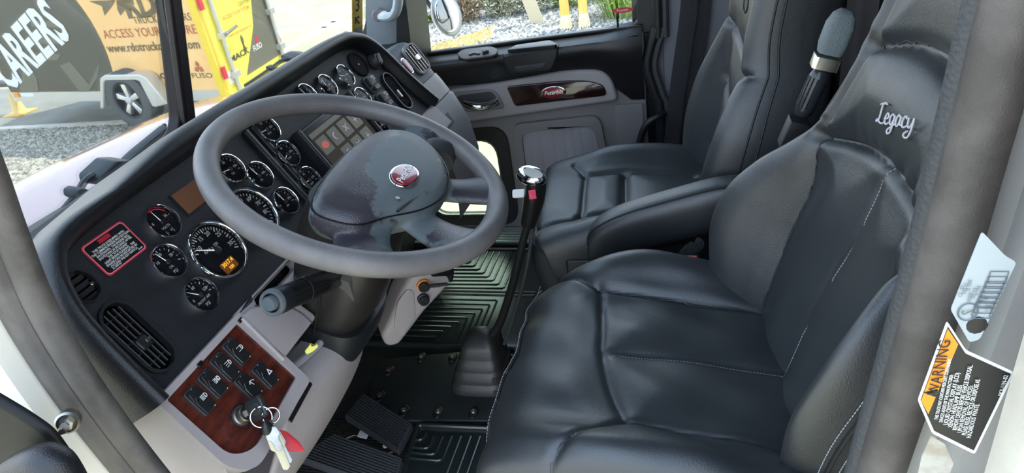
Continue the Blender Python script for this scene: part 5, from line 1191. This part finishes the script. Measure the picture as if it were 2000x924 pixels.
# hood
def hz_(x, y): return -.505-.95*max(0, y-1.45)**2-.08*(x-1.15)**2-.6*max(0, .62-x)**2-.6*max(0, x-1.8)**2
G = [[(x, y, hz_(x, y)) for y in np.linspace(1.175-.1456*abs(x-1.26), 2.5, 34)] for x in np.linspace(.42, 2.10, 41)]
m = MB(); m.grid(G); hd_ = solo('hood', m, M_hood, 'glossy burgundy truck hood beyond the windshield', 'hood', 180)
sm = hd_.modifiers.new('thick', 'SOLIDIFY'); sm.thickness = .004; sm.offset = -1
def wh(x, y, c=-.05): a, b = WS.hit(x, y, c); return WS(a, b, c)
wl = thing('wiper', 'black wiper with square pivot block on the driver side windshield', 'wiper', tuple(wh(215, 335)), 'windshield wipers')
M_wip = mat('wiper_black', (.030, .040, .045), .45)
m = MB(); m.tube([wh(45, 520), wh(95, 450), wh(150, 382)], (.010, .006), 8) if False else m.tube([wh(40, 530), wh(95, 448), wh(150, 382)], .0085, 8); part('blade_arm', m, M_wip, wl)
m = MB(); m.tube([wh(75, 520, -.045), wh(120, 440, -.045), wh(158, 392, -.045)], .004, 8); part('link_rod', m, M_wip, wl)
def wslab(P, c0, c1, nm, par, r=.006): q = MB(); q.slab(WS, rpoly([WS.hit(x, y, -.05)+(r,) for x, y in P], r, 4), c0, c1, .004); return part(nm, q, M_wip, par)
wslab([(138, 372), (150, 364), (168, 372), (166, 384), (152, 390), (140, 384)], -.065, -.035, 'knuckle', wl)
m = MB(); m.tube(spline([wh(152, 378), wh(165, 355), wh(182, 342)], 5), .0075, 8); part('arm_bend', m, M_wip, wl)
wslab([(178, 344), (212, 312), (240, 310), (243, 320), (222, 345), (190, 362), (180, 356)], -.075, -.030, 'pivot_block', wl)
m = MB(); m.tube([wh(215, 345), wh(262, 300), wh(320, 252)], [(.009, .013)]*3, 8, flat=(0, 1, .3)); part('blade', m, M_wip, wl)
m = MB(); m.tube([wh(240, 322, -.06), wh(285, 280, -.06), wh(322, 244, -.06)], .005, 8); part('blade_spine', m, M_wip, wl)
WS = WSR
w2 = thing('wiper', 'black wiper lying across the passenger side windshield', 'wiper', tuple(wh(570, 120)), 'windshield wipers')
m = MB(); m.tube([wh(480, 168), wh(530, 134), wh(548, 120), wh(575, 112)], .006, 8); part('blade_arm', m, M_wip, w2)
wslab([(560, 112), (580, 103), (598, 103), (596, 108), (575, 122), (562, 122)], -.07, -.03, 'pivot_block', w2)
wslab([(524, 132), (536, 127), (540, 133), (528, 140)], -.06, -.04, 'knuckle', w2)
m = MB(); m.tube([wh(578, 122), wh(640, 90), wh(679, 66)], [(.008, .013)]*3, 8, flat=(0, 1, .3)); part('blade', m, M_wip, w2)
WS = WSd
def mirror(lab, px, py, X, ra, rb, tilt=0.0):
    c = at_x(px, py, X); t = thing('side_mirror', lab, 'mirror', tuple(c), 'mirrors outside the passenger window'); f = Fr(c, (.25, .97, 0), (.12, -.03, 1)); w = -c/np.linalg.norm(c)*.6+np.array([0, -1, .0])*.4; w /= np.linalg.norm(w)
    u = np.cross((0, 0, 1), w); u /= np.linalg.norm(u); f = Fr(c, u, np.cross(w, u), w).sub(0, 0, 0, tilt)
    m = MB(); m.loft([[f(a*k*math.cos(q), b*k*math.sin(q), h) for q in np.linspace(0, 2*math.pi, 40, endpoint=False)] for a, b, k, h in ((ra, rb, .5, -.04), (ra, rb, .95, -.02), (ra, rb, 1.06, .0), (ra, rb, 1.05, .006), (ra, rb, .98, .006))]); part('housing', m, mat('mirror_shell', (.35, .38, .42), .3, .6), t)
    m = MB(); m.loft([[f(ra*k*math.cos(q), rb*k*math.sin(q), h) for q in np.linspace(0, 2*math.pi, 40, endpoint=False)] for k, h in ((.99, .006), (.7, .012), (.35, .016), (.02, .017))]); part('mirror_glass', m, M_chrome, t, smooth=180)
    m = MB(); m.tube([f(-.02, .0, -.035), f(-.03, rb*1.2, -.06), f(-.02, rb*3.2, -.05)], .008, 8); part('bracket', m, M_blk, t)
mirror('oval convex mirror hanging outside the passenger window', 872, 28, 2.36, .053, .074, .15)
mirror('rounded mirror cut off by the top edge, beside the passenger window frame', 828, -8, 2.42, .052, .066)
# latch side: cream trim and red body skin
G = [[(XJ+.002, at_x(2003, 700, XJ)[1]+.0, z) for z in (-.7, .3)]]
yb = at_x(2028, 800, .31)[1]
m = MB(); m.slab(Fr((.31, 0, 0), (0, -1, 0), (0, 0, 1)), [(-yb-.006, -.75), (-yb+.012, -.75), (-yb+.012, .2), (-yb-.006, .2)], -.02, .012, .005); struct('trim_10', m, M_cream, 'cream edge strip beside the latch jamb', cat='door jamb')
m = MB(); m.box(WORLD, .285, .33, -.75, yb-.012, -1.2, .75); struct('trim_11', m, M_red, 'red outer cab skin at the bottom right corner', cat='body panel')

# ================================================================== TRAILER
tdir = np.array([-.1606, -.987, 0]); TA = np.array([6.49, 8.12, GROUND]); LT = 3.52
TR = Fr(TA, tdir, (0, 0, 1)); TBk = TR(LT, 0, 0); rdir = np.array([.9958, .0918, 0]); RF = Fr(TBk, rdir, (0, 0, 1)); WT = 1.32
tr_ = thing('enclosed_trailer', 'orange and black enclosed box trailer with careers lettering and yellow rear doors', 'trailer', tuple(TR(LT/2, 0)+np.array([.7, 0, 0])))
M_tor = mat('trailer_hazed_orange', (.92, .58, .25), .45, col2=(.90, .54, .21), nscale=2); M_tyl = mat('trailer_yellow', (.92, .78, .10), .4); M_tbk = mat('trailer_black', (.075, .070, .050), .35); M_tdg = mat('trailer_dark', (.15, .14, .10), .35); M_alu = mat('aluminium', (.62, .62, .60), .4, .6)  # orange lightened so its colour carries the windshield's pale haze
C_ = [TR(0, 0), TBk, TBk+rdir*WT, TR(0, 0)+rdir*WT]
m = MB(); m.loft([[np.array([c[0], c[1], GROUND+h]) for c in C_] for h in (.50, 2.15)]); part('body', m, M_tor, tr_, smooth=20)
m = MB(); m.loft([[np.array([c[0], c[1], GROUND+h])+(TR.w*.012 if i < 2 else 0) for i, c in enumerate(C_)] for h in (.40, .51)]); part('skirt', m, M_alu, tr_, smooth=20)
cc, cr = (.93, 1.0), 1.06
P = []
for i in range(73):
    a = 2*math.pi*i/72; s_, h_ = cc[0]+cr*math.cos(a), cc[1]+cr*math.sin(a); P.append((min(max(s_, .01), 3), max(h_, .515)))
def dedup(P): return [p for i, p in enumerate(P) if np.hypot(p[0]-P[i-1][0], p[1]-P[i-1][1]) > 1e-4]
m = MB(); m.plate(TR, dedup(P), c0=0, c1=.004); bd = part('black_disc', m, M_tbk, tr_, smooth=0)
m = MB(); m.plate(TR, [TR.hit(*p) for p in ((118, 128), (138, 120), (175, 165), (196, 120), (192, 150), (170, 186), (160, 183))], c0=.004, c1=.007); part('grey_shape', m, M_tdg, bd)
m = MB(); m.plate(TR, [TR.hit(*p) for p in ((48, 120), (72, 150), (78, 186), (38, 186))], c0=.004, c1=.007); part('grey_shape', m, M_tdg, bd)
for i in range(3):
    y_ = 40+i*32; m = MB(); m.plate(TR, [TR.hit(*p) for p in ((60, y_), (120, y_+2), (112, y_+14), (62, y_+12))], c0=.004, c1=.006); part('grey_shape', m, M_tdg, bd)
A2 = np.array(TR.hit(26, 138)); B2 = np.array(TR.hit(148, 22)); ang = math.atan2(*(B2-A2)[::-1]); mid = (np.array(TR.hit(-26, 152))+np.array(TR.hit(146, 30)))/2
text('lettering', 'CAREERS', TR.sub(mid[0], mid[1], .008, ang), .66, M_white, tr_, sx=.62, bold=.03)
M_tgr = mat('trailer_ink', (.16, .12, .06), .5); M_trd = mat('trailer_rust_ink', (.45, .13, .06), .5)
def ttx(s, p, size, mt, **k): a, b = TR.hit(*p); text('lettering', s, TR.sub(a, b, .005), size, mt, tr_, **k)
ttx('RDO', (292, 10), .34, M_tgr, bold=.04, sx=1.0); ttx('TRUCK CENTERS', (316, 37), .105, M_tgr, sx=1.0); ttx('ACCESS YOUR FUTURE', (290, 63), .13, M_trd, sx=1.0)
ttx('www.rdotruckcenter.com', (297, 91), .13, M_tgr, bold=.015, sx=.98); ttx('MACK', (312, 149), .085, M_tgr, bold=.03, sx=1.5); ttx('FUSO', (395, 148), .075, M_tgr, sx=1.6)
for Pp in (((175, 2), (225, 0), (222, 8), (205, 30), (200, 12)), ((228, 0), (252, 0), (245, 18), (236, 30), (230, 18))):
    m = MB(); m.plate(TR, [TR.hit(*p) for p in Pp], c0=.003, c1=.006); part('logo_stroke', m, M_tgr, tr_)
def tri3(fr, a, b, s, mt, par):
    for (dx, dy) in ((0, s), (-s*.87, -s*.5), (s*.87, -s*.5)):
        q = MB(); d = np.array([dx, dy]); n = np.array([-dy, dx])*.42; c = np.array([a, b]); q.plate(fr, [tuple(c), tuple(c+d*.5+n), tuple(c+d), tuple(c+d*.5-n)], c0=.004, c1=.007); part('logo_diamond', q, mt, par)
a, b = TR.hit(388, 132); tri3(TR, a, b, .07, M_trd, tr_)
# tape, lamp, hinge rail
a, b = TR.hit(33, 184); m = MB(); m.plate(TR, rrect(a-.02, b-.03, a+.07, b+.03, .01), c0=.01, c1=.03); part('marker_lamp', m, mat('amber_lens', (.8, .35, .05), .3), tr_)
m = MB(); m.plate(TR, rrect(a+.09, b-.025, a+.34, b+.02, .004), c0=.004, c1=.016); part('reflector_strip', m, M_white, tr_)
m = MB(); m.box(TR, LT-.09, LT, .42, 2.15, .0, .02); part('corner_post', m, mat('post_yellow', (.85, .62, .05), .4), tr_)
# rear doors
m = MB(); m.plate(RF, [(.02, .50), (WT-.02, .50), (WT-.02, 2.1), (.02, 2.1)], c0=.0, c1=.02); rd = part('rear_door', m, M_tyl, tr_, smooth=0)
m = MB(); m.plate(RF, [(.42, .53), (WT-.05, .53), (WT-.05, 1.9), (WT-.14, 1.6), (.86, .95)], c0=.020, c1=.024); part('black_sweep', m, M_tdg, rd)
m = MB(); m.box(RF, 0, WT, .40, .50, 0, .03); part('rear_sill', m, M_tyl, tr_)
for s_ in (.16, WT-.06):
    m = MB(); m.tube([RF(s_, .45, .05), RF(s_, 2.1, .05)], .022, 10); lr = part('lock_rod', m, M_alu, tr_)
    for h_ in (.62, 1.02, 1.5): m = MB(); m.box(RF, s_-.05, s_+.06, h_-.03, h_+.03, .02, .085); part('rod_bracket', m, M_alu, lr)
m = MB(); m.tube([RF(.16, 1.02, .09), RF(.42, 1.05, .09)], .015, 8); part('latch_handle', m, M_steel, tr_)
for h_ in (.62, 1.3): m = MB(); m.box(RF, -.01, .05, h_, h_+.12, .02, .04); part('red_reflector', m, M_redp, tr_)
for h_ in (.55, 1.25): m = MB(); m.box(RF, WT-.03, WT+.02, h_, h_+.16, .02, .04); part('red_reflector', m, M_redp, tr_)
def rtx(s, p, size, mt, **k): a, b = RF.hit(*p); text('lettering', s, RF.sub(a, b, .026), size, mt, rd, **k)
rtx('MACK', (464, 108), .085, M_tbk, bold=.03, sx=1.7); rtx('FUSO', (499, 92), .085, M_white, bold=.02); rtx('www.rdotruckcenter.com', (466, 60), .048, M_trd)
rtx('ACCESS YOUR FUTURE', (458, 25), .058, M_trd); rtx('CENTERS', (472, 5), .06, M_tgr)
a, b = RF.hit(497, 78); tri3(Fr(RF(0, 0, .02), RF.u, RF.v), a, b, .055, M_redp, rd)
a, b = RF.hit(471, 85); m = MB(); m.slab(RF.sub(a, b, .02), rpoly([(-.03, -.07), (.03, -.07), (.01, -.02), (.03, .05), (.0, .09), (-.02, .04), (-.01, -.02)], .008, 2), 0, .008, .002); part('animal_mark', m, M_tbk, rd)
a, b = RF.hit(450, 150); m = MB(); m.plate(RF, rrect(a-.08, b-.06, a+.06, b+.06, .01), c0=.02, c1=.026); pl_ = part('number_plate', m, M_white, rd); text('lettering', '4TK 218', RF.sub(a-.01, b, .027), .035, mat('plate_ink', (.1, .15, .4), .5), pl_)
# fender
fo = [TR.hit(*p, .15) for p in ((196, 214), (195, 153), (203, 147), (272, 146), (284, 152), (326, 204), (305, 210))]
fi = [TR.hit(*p, .15) for p in ((296, 207), (272, 160), (262, 156), (208, 157), (203, 162), (203, 212))]
m = MB(); m.plate(TR, fo+fi, c0=.0, c1=.15); bevel(part('fender', m, M_alu, tr_, smooth=20), .012)
wc = np.array(TR.hit(250, 197, .13)); WFr = TR.sub(wc[0], wc[1]+.0, -.05); rw = .325
M_tyre = mat('tyre_rubber', (.085, .09, .09), .7, bump=.3, bscale=40)
ty = part('tyre', MB().lathe(WFr, [(rw*.62, -.02), (rw*.80, -.03), (rw*.97, 0), (rw, .03), (rw, .15), (rw*.97, .18), (rw*.80, .195), (rw*.64, .185), (rw*.62, .17), (rw*.62, .0)], 48, cap=False), M_tyre, tr_)
rm_ = part('wheel_rim', MB().lathe(WFr, [(rw*.62, .0), (rw*.62, .182), (rw*.57, .178), (rw*.55, .10), (.03, .09), (0, .09)], 40), mat('rim_dark', (.03, .03, .032), .35, .5), tr_)
for i in range(5):
    f = WFr.sub(0, 0, .12, 2*math.pi*i/5+.35); m = MB(); m.slab(f, rpoly([(.02, -.022), (rw*.56, -.036), (rw*.56, .036), (.02, .022)], .01, 2), 0, .045, .008); part('rim_spoke', m, mat('spoke_silver', (.80, .80, .80), .25, .7), rm_)
part('hub_cap', MB().lathe(WFr.sub(0, 0, .165), [(.045, 0), (.045, .01), (.035, .02), (0, .022)], 24), M_alu, rm_)
m = MB(); m.box(TR, LT-.55, LT+.0, .28, .40, -.5, -.1); part('axle_beam', m, M_tbk, tr_)
m = MB(); m.tube([TR(.0, .45, -.65), TR(-1.3, .42, -.65)], .05, 8); part('tongue', m, M_tbk, tr_)
# yellow cone near the trailer front
c = at_z(41, 222, GROUND); f = Fr(c, (1, 0, 0), (0, 1, 0)); cn = thing('traffic_cone', 'small pale yellow cone beneath the front of the trailer', 'cone', tuple(c))
m = MB(); m.slab(f, rrect(-.16, -.16, .16, .16, .03), 0, .025, .008); part('cone_base', m, mat('cone_orange', (.75, .45, .10), .5), cn); m = MB(); m.lathe(f, [(.10, .02), (.09, .03), (.045, .25), (.035, .30), (0, .30)], 24); part('cone_body', m, mat('cone_yellow', (.80, .58, .22), .5), cn)
# ================================================================== GRAVEL, KERB, PLANTS
def stones(quad, n, size, nm, lab, mt, zr=.03):
    A, B, C2, D2 = [np.array(p[:2]) for p in quad]; V = []; F = []; base = np.array([(1, 0, 0), (0, 1, 0), (-1, 0, 0), (0, -1, 0), (0, 0, .7), (0, 0, -.5)]); FF = [(0, 1, 4), (1, 2, 4), (2, 3, 4), (3, 0, 4)]
    for i in range(n):
        u, v = rng.random(2); p = (A*(1-u)+B*u)*(1-v)+(D2*(1-u)+C2*u)*v; s = size*(.5+rng.random()); a = rng.random()*6.28; ca, sa = math.cos(a), math.sin(a); k = len(V)
        for (x, y, z) in base[:5]*(.75+.5*rng.random((5, 3))):
            V.append((p[0]+s*(x*ca-y*sa), p[1]+s*.75*(x*sa+y*ca), GROUND+.012+s*max(z, -.1)*.8+rng.random()*zr*.3))
        F += [tuple(q+k for q in f_) for f_ in FF]
    m = MB(); m.add(V, F); o = solo(nm, m, mt, lab, 'gravel', 0, 'stuff'); return o
def stone_mat(name, c1, c2):
    m = mat(name, c1, .8); nt = m.node_tree; b = nt.nodes['Principled BSDF']; g = nt.nodes.new('ShaderNodeNewGeometry'); r = nt.nodes.new('ShaderNodeValToRGB'); r.color_ramp.elements[0].color = (*c1, 1); r.color_ramp.elements[1].color = (*c2, 1)
    nt.links.new(g.outputs['Random Per Island'], r.inputs[0]); nt.links.new(r.outputs[0], b.inputs['Base Color']); return m
M_gr1 = stone_mat('gravel_grey', (.16, .15, .12), (.55, .52, .44)); M_gr2 = stone_mat('gravel_pale', (.07, .07, .075), (.42, .41, .38)); M_gr3 = stone_mat('gravel_yellow', (.22, .14, .04), (.55, .40, .14))
Q = [at_z(x, y, GROUND) for x, y in ((-80, 262), (300, 244), (420, 330), (-80, 470))]
m = MB(); m.plate(WP, [tuple(p[:2]) for p in Q], c0=GROUND-FLOOR, c1=GROUND-FLOOR+.012); solo('gravel_bed', m, mat('gravel_base', (.20, .18, .14), .9, col2=(.34, .31, .25), nscale=30), 'dark base of the grey gravel bed beside the truck', 'gravel bed')
stones(Q, 15000, .034, 'gravel', 'grey gravel between the truck and the trailer yard', M_gr1)
K0, K1 = at_z(-90, 262, GROUND), at_z(330, 240, GROUND); d = K1-K0; f = Fr(K0, d, np.cross((0, 0, 1), d)); m = MB(); m.box(f, 0, np.linalg.norm(d), -.05, .05, 0, .05); solo('kerb', m, M_cream, 'pale concrete kerb between gravel and dark yard', 'kerb')
Q0 = [at_z(x, y, GROUND) for x, y in ((-120, 175), (460, 170), (330, 240), (-120, 264))]
m = MB(); m.plate(WP, [tuple(p[:2]) for p in Q0], c0=GROUND-FLOOR, c1=GROUND-FLOOR+.006); solo('asphalt_strip', m, mat('asphalt', (.20, .20, .175), .8, col2=(.25, .245, .21), nscale=3, bump=.3, bscale=60), 'grey asphalt strip below the trailer', 'asphalt')
Q2 = [at_z(x, y, GROUND) for x, y in ((790, 30), (1300, -20), (1300, 90), (790, 150))]
m = MB(); m.plate(WP, [tuple(p[:2]) for p in Q2], c0=GROUND-FLOOR, c1=GROUND-FLOOR+.012); solo('gravel_bed', m, mat('pale_gravel_base', (.13, .13, .125), .9, col2=(.20, .195, .18), nscale=30), 'pale base of the planted gravel bed outside the passenger window', 'gravel bed')
stones(Q2, 13000, .040, 'gravel', 'pale grey gravel outside the passenger window', M_gr2)
Q3 = [at_z(x, y, GROUND) for x, y in ((830, 98), (960, 58), (960, 78), (840, 125))]
stones(Q3, 3000, .038, 'gravel', 'yellow gravel strip outside the passenger window', M_gr3, .05)
def leaf_mat(name, c1, c2):
    m = stone_mat(name, c1, c2); m.node_tree.nodes['Principled BSDF'].inputs['Roughness'].default_value = .6; return m
M_lf = [leaf_mat('leaf_silver', (.14, .17, .09), (.46, .46, .34)), leaf_mat('leaf_green', (.08, .14, .03), (.30, .38, .10)), leaf_mat('leaf_dry', (.14, .09, .05), (.36, .30, .20))]
M_stem = mat('twig', (.20, .15, .10), .8)
def shrub(px, py, r, h, k, lab, n=2600, nm='shrub'):
    c = at_z(px, py, GROUND); t = thing(nm, lab, 'shrub', tuple(c), 'shrubs in the gravel bed'); V = []; F = []; st_ = MB()
    for i in range(60):
        a = rng.random()*6.28; e = .3+rng.random()*1.2; L_s = r*(.6+.5*rng.random()); q = c+np.array([math.cos(a)*math.cos(e)*L_s, math.sin(a)*math.cos(e)*L_s, h*math.sin(e)*(.6+.4*rng.random())])
        if i < 30: st_.tube([c, (c+q)/2+np.array([0, 0, .05]), q], .006, 4)
        for j in range(n//60):
            t_ = .35+.7*rng.random(); p = c+(q-c)*t_+rng.normal(0, .05, 3)*(.5+t_); p[2] = max(p[2], GROUND+.02)
            d = (q-c)/np.linalg.norm(q-c)+rng.normal(0, .6, 3); d /= np.linalg.norm(d); s = np.cross(d, rng.normal(0, 1, 3)); s /= np.linalg.norm(s); l = .045+.05*rng.random(); w = .010; kk_ = len(V)
            V += [p, p+d*l*.5+s*w, p+d*l, p+d*l*.5-s*w]; F.append((kk_, kk_+1, kk_+2, kk_+3))
    m = MB(); m.add(V, F); part('foliage', m, M_lf[k], t, smooth=0, kind='stuff'); part('stems', st_, M_stem, t, kind='stuff')
for a in ((838, 44, .40, .7, 1, 'green leafy shrub beside the window frame, left of the mirror'), (908, 42, .45, .75, 2, 'brownish dry shrub right of the hanging mirror'), (975, 34, .45, .75, 0, 'silvery shrub with green tips in the middle of the window'), (1045, 24, .42, .8, 0, 'silvery shrub behind the pale board'), (1105, 16, .40, .8, 1, 'green grey shrub left of the yellow post legs'), (1170, 4, .42, .6, 0, 'silver leaved shrub behind the yellow post legs')): shrub(*a)
# grass clump
c = at_z(1215, 34, GROUND); gt = thing('grass_clump', 'bright green grass clump at the right end of the window', 'grass', tuple(c)); V = []; F = []
for i in range(420):
    a = rng.random()*6.28; r = .25*rng.random(); p = c+np.array([r*math.cos(a), r*math.sin(a), 0]); o_ = np.array([math.cos(a), math.sin(a), 0])*(.25+.5*rng.random()); h = .4+.5*rng.random(); s = np.array([-math.sin(a), math.cos(a), 0])*.008; k = len(V)
    p1 = p+o_*.35+np.array([0, 0, h*.7]); p2 = p+o_+np.array([0, 0, h*.75]); V += [p-s, p+s, p1+s, p1-s, p2]; F += [(k, k+1, k+2, k+3), (k+3, k+2, k+4)]
m = MB(); m.add(V, F); part('blades', m, leaf_mat('grass_leaf', (.12, .24, .03), (.38, .52, .12)), gt, smooth=0, kind='stuff')
# yellow carved posts and pale board
M_ypost = mat('yellow_wood', (.80, .50, .12), .6, col2=(.72, .42, .09), nscale=4, stretch=(8, 8, .6)); M_claw = mat('pale_claw', (.85, .72, .42), .6)
c = at_z(1124, 56, GROUND); yp = thing('yellow_post_stand', 'yellow wooden stand with two clawed legs in the gravel', 'stand', tuple(c))
fy = Fr(c, (.12, -.99, 0), (0, 0, 1))
for s_ in (-1, 1):
    x = s_*.125; m = MB(); m.slab(fy, [(x-.060, .10), (x+.060, .10), (x+.062, 1.6), (x-.062, 1.6)], -.05, .05, .01); lg = part('leg', m, M_ypost, yp)
    m = MB(); m.slab(fy, rpoly([(x-.085, 0), (x+.085, 0), (x+.075, .10), (x+.060, .20), (x-.060, .20), (x-.075, .10)], .015, 3), -.06, .08, .02); ft = part('foot', m, M_claw, lg)
    for k in range(4): m = MB(); m.blob(fy.sub(x-.06+.04*k, .03, .09), .018, .03, .03, 8, 5); part('claw', m, M_claw, lg)
m = MB(); m.box(fy, -.07, .07, .42, .47, -.03, .03); part('rung', m, M_ypost, yp); m = MB(); m.box(fy, -.07, .07, .95, 1.2, -.03, .03); part('rung', m, M_ypost, yp)
c = at_z(1052, 48, GROUND); m = MB(); m.slab(Fr(c, (.25, -.96, 0), (.05, .22, 1)), rpoly([(-.10, 0), (.09, 0), (.04, .9), (-.16, .9)], .02, 3), -.02, .02, .006); solo('leaning_board', m, mat('pale_board', (.55, .48, .34), .7), 'pale leaning board between the shrubs', 'board', 40)
